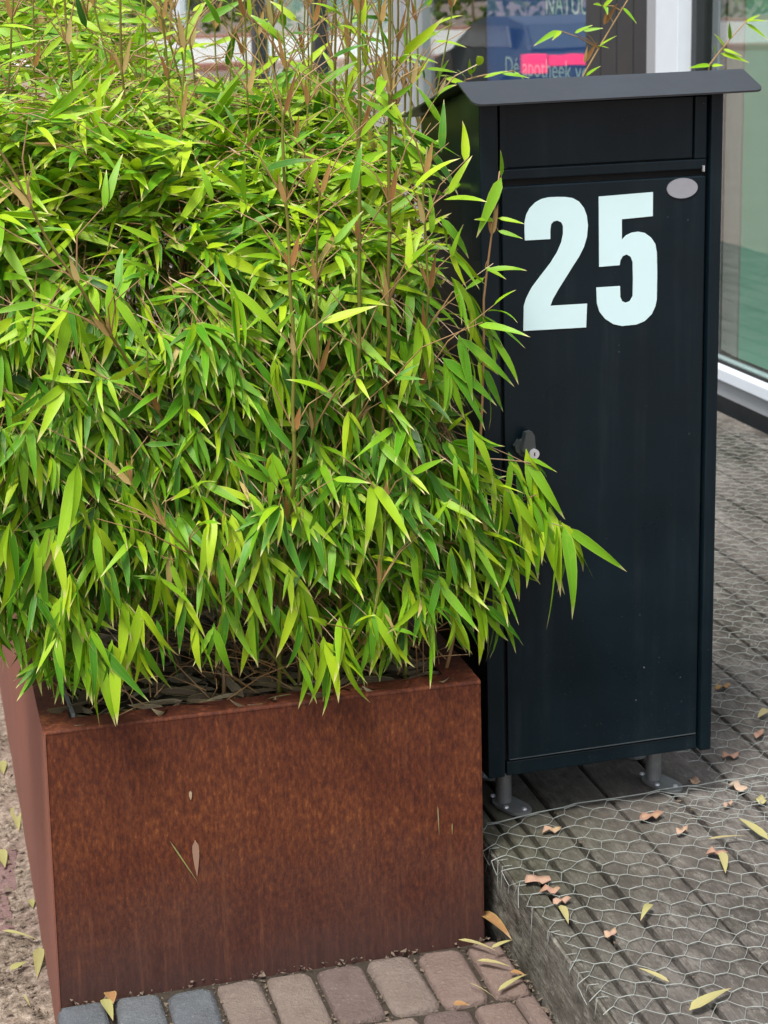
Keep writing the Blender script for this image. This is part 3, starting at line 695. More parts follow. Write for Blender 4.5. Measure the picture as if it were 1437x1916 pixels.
# hanging fans picked out along the rim, on the door and by the left corner
fans = [(118,1130,3,110,-.1),(60,1040,5,120,-.3),(15,1010,5,130,-.2),(100,1200,4,95,-.35),(165,1215,4,110,.05),(232,1215,5,100,0),(240,1150,4,105,.2),(95,1010,5,120,-.2),(180,1000,5,120,.1),
 (270,1010,5,105,-.1),(426,1158,7,110,.05),(420,1060,5,95,.2),(330,1020,5,100,.2),(490,1120,5,95,.1),(540,1090,4,100,-.1),(611,1222,7,100,.1),(640,1170,6,95,.2),(560,1190,4,80,-.2),(690,1130,5,95,-.1),
 (765,1120,6,100,0),(726,1185,4,105,-.05),(826,1105,6,110,.1),(888,1112,5,105,.15),(845,1040,5,100,0),(775,1030,5,95,.1),(925,1075,5,100,.2),(961,1043,5,105,.25),(1040,975,4,185,.35),(1055,985,2,190,.45),(960,935,5,105,.3),(985,965,5,110,.3),(1012,985,4,115,.3),(930,985,5,105,.2),(970,890,4,95,.4),(1020,940,4,105,.4),(985,1010,4,105,.3),(170,1190,5,105,0),(215,1235,4,95,.05),(110,1150,5,110,-.2),(265,1160,5,100,.1),(560,1235,3,80,0),(700,1165,5,100,.1),(810,1120,5,105,0),(370,1200,4,90,.05),(520,1140,5,100,0),(320,1060,5,95,0),(1062,990,2,185,.5),(1000,925,5,120,.2),
 (1012,880,3,60,.7),(930,915,4,105,.3),(900,960,5,110,.1),(880,800,5,110,.4),(840,690,6,135,.5),(790,620,4,110,.2),(770,690,5,105,-.2),(925,640,4,90,.5),(900,590,3,85,.5),(700,930,5,105,0),(600,930,5,105,.1),(510,880,5,110,-.1),
 (435,970,5,110,.1),(330,860,5,105,0),(145,880,5,130,-.1),(40,850,4,125,-.1),(240,940,5,115,.2),(520,700,5,105,.1),(440,560,5,110,.1),(570,610,5,95,-.1),(215,560,5,110,.1),(130,590,5,115,-.1),(655,790,5,100,.1),(740,820,5,100,0),(860,880,5,100,.2),(905,1140,5,105,.1),(850,1165,5,100,.05),(800,1165,4,100,-.1),(930,1130,4,110,.2),(690,1195,4,100,0),(870,650,5,110,.4),(905,690,4,110,.5),(880,610,4,95,.5),(855,540,4,90,.4),(835,430,3,90,.4),(880,560,4,95,.5),(850,480,4,90,.5),(560,1120,5,100,0),(300,1085,5,100,.1),(140,1170,4,115,0),(200,1100,5,110,0),(400,1185,4,95,-.1),(345,1130,5,95,0),(300,1195,3,85,.1),(475,1160,4,95,.1),(380,1090,5,95,.1),(450,1100,5,95,-.1),(150,1225,4,105,-.1),(185,1235,4,110,.05),(260,1205,4,100,.1),(640,1215,5,100,.15),(585,1225,4,95,-.1),(720,1150,5,105,.1),(130,1090,5,115,-.1)]
for (u, v, n, s, tilt) in fans:
    Y = 2.735+U(-.02, .02)
    if u > 880: Y = 2.79+U(-.02, .015)
    if v < 760: Y = 2.74 if u < 880 else 2.80
    o = on_y(u, v, Y); size = s*2.72/F_PX*1.12
    st = o+np.array([-.10*np.sign(tilt+.01)-.15*(u > 880), .16, U(.03, .12)]); st[1] = max(st[1], 2.84)
    spray(o, (tilt, -.22, -.9), n, size, .6, .66, 3.0, out=nrm((.1+.2*tilt, -1, .4)), spread=.58, start=st)
# long shoot that reaches across the door
for (u0, v0, u1, v1, Y) in ((860, 1060, 1050, 975, 2.79), (850, 1010, 1005, 925, 2.79), (780, 860, 1010, 868, 2.80), (700, 1000, 960, 1040, 2.79)):
    a = on_y(u0, v0, Y+.06); b = on_y(u1, v1, Y); twigs.tube(bez(a, (a+b)/2+np.array([0, 0, .012]), b, 8), np.linspace(.0021, .0009, 8), 5)
    for t in (.35, .55, .75, .9):
        q = a+(b-a)*t; spray(q, (rng.normal(.2, .4), -.4, -.7), 3, U(.075, .1), .6, .64, 3.0, out=nrm((.2, -1, .5)), tw=False)

V, T, Q = bag.verts()
# keep foliage clear of the mailbox, the glass and the paving
cen = V.mean(1)
lx = _c*(V[..., 0]-MX)+_s*(V[..., 1]-MY); ly = -_s*(V[..., 0]-MX)+_c*(V[..., 1]-MY)
hit = ((lx > -.012) & (lx < .49) & (ly > -.012) & (ly < .36) & (V[..., 2] < 1.42)).any(1)
keep = ~hit
V, T, Q, cen = V[keep], T[keep], Q[keep], cen[keep]
d = cen-EYE; zc = d @ FW; pu = CX+F_PX*(d @ RT)/zc; pv = CY-F_PX*(d @ UP)/zc
ext = np.linalg.norm(V[:, -1]-V[:, 1], axis=1)/zc*F_PX
infr = (pu > 10) & (pu < 1430) & (pv > 10) & (pv < 1900)
score = np.where(infr, Q*60+ext, -1)-400*np.clip(cen[:, 1]-2.8, 0, 1)
order = np.argsort(-score); single = order[:300]; rest = order[300:]
for i in single: leaf_obj('leaf', V[i], T[i], LEAF, clump)
me = leaf_mesh('foliage', V[rest], T[rest], LEAF, CO); o = link(bpy.data.objects.new('foliage', me), clump); o['kind'] = 'stuff'
print('LEAVES', len(V))
# culms inside the clump
def culm_pts(p0, p1, bow, n=12):
    t = np.linspace(0, 1, n)[:, None]; p0 = np.asarray(p0, float); p1 = np.asarray(p1, float)
    return p0+(p1-p0)*t+np.asarray(bow)*(np.sin(t*math.pi*.5)**2-t)
for i in range(64):
    x = U(.17, .81); y = 2.84+U()**1.3*1.9; top = np.array([x+rng.normal(0, .13), y+rng.normal(-.02, .1), U(.95, 1.38)])
    top[0] = min(top[0], .83); top[1] = max(top[1], y_front(top[0], top[2])+.10)
    m = MB(); pts = culm_pts((x, y, SZ-.01), top, (rng.normal(0, .04), -.03, 0), 16)
    rad = np.array([.0036-.0013*j/15+(.0006 if j % 3 == 0 else 0) for j in range(16)])
    m.tube(pts-CO, rad, 6); m.build('culm', OLDCULM if y < 3.0 else CULM, clump, smooth=True)
for i in range(420):     # dry side twigs near the soil
    x = U(.16, .82); y = 2.82+U()**1.5*.9; z = SZ+U(0, .10); L = U(.06, .2); a = U(0, 6.3); up = U(-.2, 1.4)
    twigs.tube([(x, y, z), (x+L*.5*math.cos(a), y+L*.5*math.sin(a), z+L*.4*up+.01), (min(max(x+L*math.cos(a), .15), .83), max(y+L*math.sin(a), 2.79), max(z+L*.7*up, SZ))], [.0012, .001, .0006], 4, False)
o = twigs.build('twigs', TWIG, clump, origin=None); o.location = -CO; o['kind'] = 'stuff'

# ------------------------------------------------------------------ tall stalks that stand out singly
ORD = 'first second third fourth fifth sixth seventh eighth ninth tenth eleventh twelfth thirteenth fourteenth fifteenth sixteenth seventeenth eighteenth nineteenth twentieth twenty-first twenty-second twenty-third twenty-fourth twenty-fifth twenty-sixth twenty-seventh twenty-eighth twenty-ninth thirtieth thirty-first thirty-second thirty-third thirty-fourth thirty-fifth thirty-sixth thirty-seventh thirty-eighth thirty-ninth fortieth forty-first forty-second forty-third forty-fourth forty-fifth forty-sixth forty-seventh forty-eighth forty-ninth fiftieth fifty-first fifty-second'.split()
#        (u_low, v_low, u_top, v_top, depth Y, radius, node spacing, leafiness)
stalks = [(95, 150, 55, 0, 3.6, .0028, .12, 1), (165, 560, -30, 250, 2.70, .0034, .12, 1), (118, 140, 100, 0, 3.9, .0028, .13, 1), (215, 200, 180, 0, 3.5, .0030, .12, 1), (330, 1010, 235, 890, 2.70, .0028, .09, 1),
 (195, 150, 155, 0, 3.7, .0028, .12, 0), (355, 200, 300, 0, 3.3, .0028, .11, 1), (350, 200, 325, 0, 3.6, .0026, .12, 0), (410, 190, 402, 0, 3.8, .0027, .13, 1), (460, 160, 452, 0, 4.0, .0027, .12, 0), (525, 300, 510, 0, 3.2, .0033, .12, 1),
 (548, 900, 538, 230, 2.695, .0040, .118, 2), (595, 700, 600, 380, 2.73, .0028, .12, 1), (620, 290, 630, 0, 3.1, .0032, .13, 1), (668, 690, 676, 0, 2.735, .0040, .16, 2), (728, 640, 722, 0, 2.725, .0040, .15, 2), (735, 300, 712, 0, 3.0, .0030, .14, 1),
 (797, 560, 800, 300, 2.74, .0030, .09, 2), (755, 300, 770, 0, 3.3, .0030, .15, 1), (815, 170, 850, 0, 3.4, .0022, .15, 1), (695, 1180, 720, 960, 2.73, .0028, .12, 1)]
for (u, Y) in ((30, 4.2), (75, 3.3), (255, 4.3), (280, 3.4), (375, 3.2), (435, 3.5), (490, 3.4), (560, 3.6), (585, 3.3), (650, 3.9), (690, 3.4), (745, 3.15), (783, 3.6), (20, 3.1), (140, 3.0), (235, 3.05), (310, 3.05), (340, 2.98), (470, 3.0), (505, 3.5), (545, 3.0), (575, 3.0), (610, 3.5), (645, 3.1), (700, 3.05), (728, 3.6), (762, 3.0)):
    stalks.append((u+U(-6, 6), 240, u+U(-22, 18), 0, Y, U(.0022, .0030), U(.10, .15), int(U(0, 2))))
stalks.sort(key=lambda s: (s[0]+s[2])/2)
def stalk(spec, label, group='tall bamboo stalks'):
    u0, v0, u1, v1, Y, rad, sp_, leafy = spec
    a = on_y(u0, v0, Y); b = on_y(u1, v1, Y); dr = nrm(b-a)
    seen = 1
    if dr[2] > .75:
        foot = a+dr*((SZ-.01-a[2])/dr[2]); foot[0] = np.clip(foot[0], .165, .81)
        top = b+dr*(U(.12, .35)/dr[2] if v1 < 60 else .02/dr[2])
    else:
        foot = np.array([np.clip(a[0]+.12, .18, .8), max(Y+.15, 2.84), SZ-.01]); top = b
    foot[1] = max(foot[1], 2.84)
    st = empty('bamboo_stalk', tuple(foot)); tag(st, label, 'bamboo', group); F0 = foot.copy()
    if dr[2] > .75: low = bez(foot, foot+(a-foot)*.5+np.array([0, .5*(foot[1]-a[1]), 0]), a, 8); hi = np.array([a+(top-a)*t for t in np.linspace(0, 1, 14)[1:]])
    else: low = bez(foot, np.array([foot[0], foot[1], a[2]-.02]), a, 8); hi = np.array([a+(top-a)*t for t in np.linspace(0, 1, 8)[1:]])
    pts = np.concatenate([low, hi]); pts[1:-1, 0] += rng.normal(0, .0012, len(pts)-2); pts[:, 0] += .007*np.sin(np.linspace(0, 1, len(pts))*U(4, 9)+U(0, 6))*np.linspace(0, 1, len(pts))
    seg = np.r_[0, np.cumsum(np.linalg.norm(np.diff(pts, axis=0), axis=1))]; tot = seg[-1]
    at = lambda s: np.array([np.interp(s, seg, pts[:, k]) for k in range(3)])
    nodes = np.arange(tot-.015, .25*tot, -sp_)[::-1]; nodes = np.sort(nodes+rng.normal(0, .014, len(nodes))).clip(.02, tot-.004)
    ss = np.unique(np.concatenate([np.linspace(0, tot, 26), nodes, nodes-.004, nodes+.004]).clip(0, tot))
    rr = np.array([rad*(1-.45*s/tot)*(1.45 if np.min(np.abs(nodes-s)) < 1e-6 else 1.) for s in ss])
    m = MB(); m.tube(np.array([at(s) for s in ss])-F0, rr, 8); m.build('culm', CULM, st, smooth=True)
    lb = Bag(); sb = Bag(); sgn = 1 if U() < .5 else -1
    for s in nodes:
        p = at(s); sgn = -sgn; t_ = nrm(at(min(s+.02, tot))-at(max(s-.02, 0)))
        sx = np.array([sgn*U(.5, 1.), U(-.7, .1), 0])
        if U() < .8: sb.add(p-t_*.002+np.array([sx[0]*.002, -.002, 0]), t_+np.array([sx[0]*.28, -.05, 0]), (-sx[0]*.35, -1, .1), U(.040, .068), U(.0068, .0100), -.14, U(0, 1))
        if U() < .5: sb.add(p-sx*.001, t_-sx*.35, (sx[0]*.3, -1, 0), U(.025, .050), U(.0045, .007), -.1, U(0, 1))
        br = MB(); nb = int(rng.integers(2, 5))
        for k in range(nb):
            an = U(.35, .85)*(1 if k % 2 else -1)*sgn; sd_ = np.array([1., U(-.6, .5), 0])
            L = U(.05, .17); e = p+L*(t_*math.cos(an)+sd_*math.sin(an)); mid = p+L*.5*(t_*math.cos(an*.7)+sd_*math.sin(an*.7))
            br.tube(np.array([p, mid, e])-F0, [.0013, .0010, .0006], 4, False)
            nl = int(rng.integers(0, 2))+(1 if leafy and U() < .5 else 0)
            for q in range(nl):
                dd = nrm(nrm(e-p)+rng.normal(0, .5, 3)+np.array([0, -.25, -.25]))
                L2 = U(.045, .088); lb.add(e-nrm(e-p)*U(0, .02), dd, np.array([0, -.7, .8])+rng.normal(0, .3, 3), L2, L2*U(.14, .19), U(.2, .8), tint(.66), 0, rng.normal(0, .3))
        br.build('branch', TWIG, st)
    if sb.B:
        v, t, _ = sb.verts()
        for i in range(len(v)): leaf_obj('sheath', v[i], t[i], SHEATH, st)
    if lb.B:
        v, t, _ = lb.verts()
        for i in range(len(v)): leaf_obj('leaf', v[i], t[i], LEAF, st)
    return st
for i, s in enumerate(stalks):
    stalk(s, f'thin brown bamboo stalk with tan sheaths, {ORD[i]} from the left')

def shoot(foot, via, tip, name_label, leaves, nodes):
    """a shoot arching out from behind the mailbox roof"""
    foot, via, tip = map(np.asarray, (foot, via, tip)); F0 = foot.astype(float)
    st = empty('bamboo_shoot', tuple(foot)); tag(st, name_label, 'bamboo', 'shoots behind the mailbox')
    pts = bez(foot, np.array([via[0], via[1], via[2]-.35]), via, 14); pts = np.concatenate([pts, bez(via, (via+tip)/2+np.array([0, 0, .005]), tip, 8)[1:]])
    m = MB(); m.tube(pts-F0, np.linspace(.0032, .0012, len(pts)), 6); m.build('culm', TWIG, st, smooth=True)
    Yv = via[1]
    lb = Bag(); sb = Bag()
    for (u, v) in nodes:
        p = on_y(u, v, Yv); t_ = nrm(tip-via); sb.add(p, t_+np.array([.1, 0, .1]), (0, -1, .2), .05, .009, -.1, U()); sb.add(p, t_+np.array([-.35, 0, .15]), (0, -1, .2), .035, .006, -.1, U())
    for (u0, v0, u1, v1) in leaves:
        a = on_y(u0, v0, Yv); b = on_y(u1, v1, Yv-.02); L = np.linalg.norm(b-a)
        near = pts[np.argmin(np.linalg.norm(pts-a, axis=1)-.03*pts[:, 2])]
        m = MB(); m.tube(np.array([near, (near+a)/2+np.array([0, 0, .004]), a])-F0, [.0011, .0009, .0006], 4, False); m.build('branch', TWIG, st)
        lb.add(a, b-a, np.array([0, -.8, .7])+rng.normal(0, .2, 3), L*1.02, max(.008, L*.18), .25, U(.55, .85), 0, .1)
    v, t, _ = lb.verts()
    for i in range(len(v)): leaf_obj('leaf', v[i], t[i], LEAF, st)
    if sb.B:
        v, t, _ = sb.verts()
        for i in range(len(v)): leaf_obj('sheath', v[i], t[i], SHEATH, st)
Y1 = 3.62
shoot((.79, 3.6, SZ), on_y(1092, 140, Y1), on_y(1190, -25, Y1), 'reddish bamboo twig with small leaves against the blue poster',
      [(1045, 57, 1000, 82), (1050, 58, 1034, 73), (1075, 62, 1108, 45), (1092, 58, 1128, 51), (1120, 88, 1152, 64), (1118, 86, 1140, 88), (1165, 14, 1193, 42), (1133, 10, 1137, 26), (1125, 10, 1112, 6), (1128, 14, 1160, -18), (1096, 142, 1122, 122)], [(1093, 117), (1130, 46)])
shoot((.80, 3.75, SZ), on_y(1327, 122, Y1), on_y(1398, 38, Y1), 'green bamboo twig with small leaves against the green pane',
      [(1398, 40, 1437, 36), (1396, 44, 1440, 72), (1395, 42, 1421, 26), (1366, 75, 1365, 42), (1356, 88, 1340, 62), (1338, 103, 1338, 83), (1348, 100, 1404, 114), (1352, 92, 1390, 103), (1330, 122, 1290, 124), (1332, 123, 1352, 121)], [])
shoot((.80, 3.2, SZ), on_y(870, 150, 3.45), on_y(962, 133, 3.45), 'short leafy bamboo twig lying along the mailbox roof ridge',
      [(905, 145, 950, 130), (940, 138, 990, 142), (962, 134, 985, 150), (880, 140, 878, 112), (882, 138, 895, 116), (872, 148, 858, 128)], [])
# the slim shoot that stands in front of the door edge
Y1 = 2.80
shoot((.80, 2.84, SZ), on_y(905, 560, Y1), on_y(935, 320, Y1), 'slim leafy bamboo shoot standing in front of mailbox door edge',
      [(938, 330, 940, 283), (938, 332, 893, 442), (925, 412, 890, 408), (932, 408, 982, 416), (932, 432, 978, 444), (908, 500, 948, 520), (905, 520, 870, 540)], [(920, 440)])

# ------------------------------------------------------------------ dry litter on the planter soil and in the paving joints
lb = Bag()
for i in range(700):
    x = U(.17, .81); y = 2.785+U()**1.4*.6; a = U(0, 6.28)
    L = U(.045, .10); lb.add((x, y, SZ+U(.008, .026)), (math.cos(a), math.sin(a)*.8, U(-.12, .2)), (rng.normal(0, .3), rng.normal(-.2, .3), 1), L, L*U(.13, .2), rng.normal(.1, .4), U(0, 1), 0, rng.normal(0, .6))
v, t, _ = lb.verts(); v[..., 0] = v[..., 0].clip(.142, .835); v[..., 1] = np.maximum(v[..., 1], 2.770)
me = leaf_mesh('leaf_litter', v, t, LITTER); tag(link(bpy.data.objects.new('leaf_litter', me)), 'dry tan bamboo leaf litter on the soil inside planter', 'litter', kind='stuff')
deb = MB()
def crumb(x, y, z, s):
    q = [np.array([x, y, z])+rng.normal(0, s, 3)*np.array([1, 1, .5]) for _ in range(4)]; deb.add(q, [(0, 1, 2), (0, 2, 3), (0, 3, 1), (1, 3, 2)])
for (a, b), (c2, d2) in zip(xs[:-1], xs[1:]):
    for k in range(26): crumb((b+c2)/2+rng.normal(0, .0028), U(2.57, 2.757), U(-.013, -.004), U(.0012, .0034))
for k in range(150): crumb(U(.13, .86), 2.755+rng.normal(0, .003), U(-.014, .003), U(.0015, .004))
for k in range(200): crumb(.866+rng.normal(0, .002), U(2.2, 2.76), U(-.015, .006), U(.0015, .004))
for k in range(160): crumb(U(.12, .86), 2.561+rng.normal(0, .004), U(-.013, -.003), U(.0015, .003))
for k in range(1600):
    x, y = .11-abs(rng.normal(0, .12)), U(2.2, 4.3); crumb(x, y, ZL+.010, U(.0015, .005))
for k in range(700):
    x_ = U(.89, 2.5); y_ = U(1.9, 4.6)
    if U() < .5: x_ = G1+PB*round((x_-G1)/PB)+rng.normal(0, .006)
    crumb(x_, y_, ZD+.0015, U(.0009, .0030))
tag(deb.build('joint_debris', plain('debris', (.13, .10, .075), .95, 0, .2, .5, 200, .2)), 'crumbs of dry debris in paving joints and on deck', 'debris', kind='stuff')

# ------------------------------------------------------------------ chicken wire
def wire_sheet(name, label, org, rot, nu, nv, t, dx, hy, clip, amp=.010, drape=False, selv=True, seed=1, front=True):
    r = np.random.default_rng(seed); m = MB(); ca, sa = math.cos(rot), math.sin(rot)
    per = 2*(t+dx); P = {}
    def wpos(a, b):
        x = org[0]+ca*a-sa*b; y = org[1]+sa*a+ca*b
        return x, y
    def pt(i, j, k):               # two joints per cell row: k=0 twist start, 1 twist end
        key = (i, j, k)
        if key in P: return P[key]
        a = i*per+(t+dx if j % 2 else 0)+(t if k else 0); b = -j*hy
        x, y = wpos(a+r.normal(0, .0022), b+r.normal(0, .0022))
        x += .006*math.sin(y*9+x*4); y += .006*math.sin(x*11+y*3)
        z = ZD+.003+amp*(.5+.5*math.sin(x*7.3+y*5.1+seed))*(.5+.5*math.sin(y*8.7-x*3.3))+abs(r.normal(0, .0012))
        if drape and x < XE:
            d_ = XE-x; z = ZD+.002-d_*.97+.002; x = XE-.0055-abs(r.normal(0, .003))
        P[key] = np.array([x, y, z]); return P[key]
    def ok(*ps): return all(clip(q) for q in ps)
    def seg(p, q, rad, twist=False):
        if not ok(p, q): return
        if twist:
            mid = (p+q)/2; m.tube([p, mid+np.array([0, 0, .0006]), q], [rad*.9, rad*1.15, rad*.9], 5, False)
        else:
            m.tube([p, (p+q)/2+r.normal(0, .0011, 3)*np.array([1, 1, .3]), q], rad, 4, False)
    for j in range(nv):
        for i in range(nu):
            a, b = pt(i, j, 0), pt(i, j, 1); seg(a, b, .00074, True)
            if j+1 < nv:
                if j % 2 == 0: seg(b, pt(i, j+1, 0), .00052); seg(a, pt(i-1, j+1, 1), .00052)
                else: seg(b, pt(i+1, j+1, 0), .00052); seg(a, pt(i, j+1, 1), .00052)
    if drape:
        y = 1.5
        while y < 2.87:
            y += r.uniform(.022, .085); L = r.uniform(.012, .06); x0 = XE-.0055; lean = r.normal(0, .006)
            m.tube([(XE+.012, y-.006, ZD+.005), (XE-.003, y, ZD+.002), (x0, y+lean*.4, ZD-L*.5), (x0-abs(r.normal(0, .003)), y+lean, ZD-L)], .0006, 4)
    if selv:
        line = [pt(i, 0, k)+np.array([0, .004, .001]) for i in range(nu) for k in (0, 1)]
        line = [q for q in line if clip(q)]; m.tube(line, .00115, 5)
    o = m.build(name, WIREM, smooth=True); return tag(o, label, 'wire mesh', 'chicken wire sheets')
ragged = {}
def clip_front(q):
    if q[2] < ZD-.004: return q[2] > ZD-.020-.014*math.sin(q[1]*17)-.012*math.sin(q[1]*41)
    return q[0] < 2.3 and q[1] > 1.35
wire_sheet('chicken_wire', 'loose galvanised chicken wire sheet draped over front deck edge', (.74, 2.885, 0), .075, 19, 62, .021, .018, .0245, clip_front, drape=True, seed=3, amp=.006)
wire_sheet('chicken_wire', 'rear chicken wire sheet lying beside and behind the mailbox', (1.22, 5.6, 0), -.05, 18, 116, .021, .018, .0245,
           lambda q: q[0] < FAC-.03 and q[1] > 2.70-.0+.12*math.sin(q[0]*9) and q[0] > 1.20 and not (q[0] < 1.33 and q[1] > 2.93), selv=False, seed=8, amp=.006)

# ------------------------------------------------------------------ fallen leaves, each lying where it is in the photo
def fallen(u0, v0, u1, v1, z, label, mat=DRY, wd=.2, tn=.5, lift=.006, bend=.25, name='fallen_leaf', group='fallen leaves', curl=.3):
    a = on_z(u0, v0, z)+np.array([0, 0, lift]); b = on_z(u1, v1, z)+np.array([0, 0, lift]); L = float(np.linalg.norm(b-a))
    v = leaf_verts([a], [b-a+np.array([0, 0, L*bend*.4])], [(0, -.15, 1)], np.array([L]), np.array([L*wd]), np.array([bend]), fold=.3, curl=np.array([curl]))[0]
    return tag(leaf_obj(name, v, tn, mat), label, 'leaf', group)
Dk = ZD+.006
fallen(1290, 1897, 1371, 1855, Dk, 'broad pale yellow bamboo leaf on front deck boards', wd=.2, tn=.45)
fallen(1252, 1844, 1193, 1817, Dk, 'narrow yellow bamboo leaf left of the broad one on deck', wd=.13, tn=.3)
fallen(1437, 1577, 1381, 1536, Dk, 'long yellow leaf on wire mesh by right picture edge', wd=.16, tn=.45)
fallen(1325, 1576, 1400, 1570, Dk, 'dry straw leaf lying crosswise under the long yellow leaf', wd=.09, tn=.05)
fallen(1351, 1600, 1358, 1640, Dk, 'small pale leaf standing below the cream petal on mesh', wd=.2, tn=.4)
fallen(1218, 1698, 1200, 1729, Dk, 'curled pale yellow leaf caught at board gap', wd=.2, tn=.5, bend=.9)
fallen(1050, 1700, 1064, 1735, Dk, 'small pale leaf hanging at deck edge below pink leaves', wd=.22, tn=.4)
fallen(1437, 1332, 1418, 1348, Dk, 'cream sliver of leaf at right edge near mailbox foot', wd=.3, tn=.1)
PK = [(1005,1648,46,.9,'largest crumpled pink leaf on the deck edge'), (1028,1668,34,.8,'pink brown leaf just below the largest on deck edge'), (1050,1688,34,.7,'third pink leaf of the row along the deck edge'), (1217,1529,44,.8,'pink leaf on mesh in front of right foot plate'), (1276,1557,30,.6,'small pink leaf right of the one before the foot plate'), (1032,1555,34,.6,'pink leaf at front mesh border near planter'), (1142,1749,28,.9,'small pink curl in the middle of deck boards'), (1340,1598,34,.8,'cream petal left of the long yellow leaf'), (1381,1474,36,.9,'rosy leaf on mesh right of the mailbox'), (1366,1416,30,.9,'star shaped cream leaf beside mailbox corner'), (1300,1464,30,.7,'pale pink leaf lying on the mesh border wire'), (1424,1500,30,.7,'yellowish leaf at right edge above long leaf'), (1362,1508,20,.6,'tiny white petal on the mesh right of mailbox'), (1420,1376,28,.7,'pale leaf scrap in a board gap at right edge'), (1351,1287,30,.6,'orange leaf on the deck beside mailbox side')]
for (u, v, s, ar, lab) in PK:
    c0 = on_z(u, v, Dk); r_ = s*.5*np.linalg.norm(c0-EYE)/F_PX*.85; n = 11; m = MB(); ph = U(0, 6)
    vs = [(0, 0, .004)]; 
    for ring in (1, 2):
        for k in range(n):
            q = 2*math.pi*k/n; rad = r_*ring/2*(1+.32*math.sin(2*q+ph)+.16*math.sin(5*q+ph*2))
            vs.append((rad*math.cos(q), rad*1.2*math.sin(q)*ar, .002+ring*.001+.0020*ring*math.sin(3*q+ph)+.0022*U(-1, 1)))
    fs = [(0, 1+k, 1+(k+1) % n) for k in range(n)]+[(1+k, 1+n+k, 1+n+(k+1) % n, 1+(k+1) % n) for k in range(n)]
    m.add(vs, fs); mt = PINK if 'orange' not in lab and 'yellowish' not in lab else DRY
    o = m.build('fallen_leaf', mt, smooth=True); o.location = c0; N_ = len(vs)
    tv = 1. if 'orange' in lab else U(.2, 1) if mt is PINK else .35
    for nm, dat in (('tint', np.full(N_, tv)), ('lt', np.full(N_, .4)), ('lu', np.linspace(-.6, .6, N_))): o.data.attributes.new(nm, 'FLOAT', 'POINT').data.foreach_set('value', dat.astype(np.float32))
    so_ = o.modifiers.new('thick', 'SOLIDIFY'); so_.thickness = .0006
    tag(o, lab, 'leaf', 'fallen leaves')
Zb = .004
for (a, b, lab, wd, tn, lf) in [((898,1735),(958,1788),'orange yellow leaf leaning in corner between planter and deck',.22,1.,.03), ((858,1768),(930,1790),'cream leaf pointing left in the corner leaf heap',.13,.2,.010), ((920,1796),(967,1780),'curved yellow leaf on top of corner heap',.18,.45,.022), ((893,1805),(958,1818),'straw leaf at the bottom of corner heap',.16,.3,.008), ((932,1860),(990,1828),'slender yellow leaf pointing out from the deck foot',.13,.5,.006), ((955,1824),(985,1832),'brown leaf scrap against the deck foot',.4,1.,.006), ((848,1885),(880,1888),'small orange leaf on brick joint',.5,1.,.006), ((876,1843),(930,1875),'thin dry stalk lying across red brick',.03,.1,.005),
    ((205,1862),(212,1885),'brown leaf scrap between the blue bricks',.5,1.,.006), ((195,1875),(212,1916),'yellow leaf stuck in joint between blue bricks',.25,.6,.006)]:
    fallen(*a, *b, Zb, lab, wd=wd, tn=tn, lift=lf, bend=.4)
for (a, b, lab, wd, tn) in [((5,1748),(72,1766),'long pale leaf lying on sand left of planter',.16,.5), ((20,1822),(54,1806),'rounded yellow leaf on the sandy bricks',.6,.6), ((75,1780),(70,1838),'yellow leaf against foot of planter side',.25,.5), ((28,1516),(36,1562),'yellow leaf beside planter side above the others',.25,.55), ((0,1596),(10,1630),'green yellow leaf at left picture edge',.4,.6), ((58,1690),(62,1706),'tiny yellow leaf by planter side',.5,.6), ((3,1430),(7,1455),'pale leaf at far left edge on sand',.4,.6), ((44,1868),(58,1892),'dry twig bit on the sandy bricks',.15,.1)]:
    fallen(*a, *b, ZL+.006, lab, wd=wd*.7, tn=tn, lift=.008)
# bits stuck to the rusty front: a bleached leaf and two thin blades
def stuck(pts, wd, label, mat, tn):
    a, b = (on_y(u, v, PY-.002) for u, v in pts); L = float(np.linalg.norm(b-a))
    v = leaf_verts([a], [b-a], [(0, -1, 0)], np.array([L]), np.array([wd]), np.array([.0]), fold=.05)[0]; v[:, 1] = np.minimum(v[:, 1], PY-.0012)
    tag(leaf_obj('stuck_leaf', v, tn, mat), label, 'leaf', 'leaf bits stuck on planter')
stuck(((365, 1572), (369, 1640)), .011, 'bleached leaf stuck on the planter front', PINK, .3)
stuck(((318, 1574), (371, 1652)), .0022, 'thin green blade beside bleached leaf on planter', DRY, .7)
stuck(((356, 1480), (357, 1498)), .005, 'small bleached scrap high on the planter front', PINK, 1.)
stuck(((819, 1508), (822, 1565)), .0016, 'thin dry blade on planter front near its right edge', DRY, .1)
stuck(((846, 1540), (846, 1563)), .0014, 'tiny yellow blade right of the thin dry blade', DRY, .5)

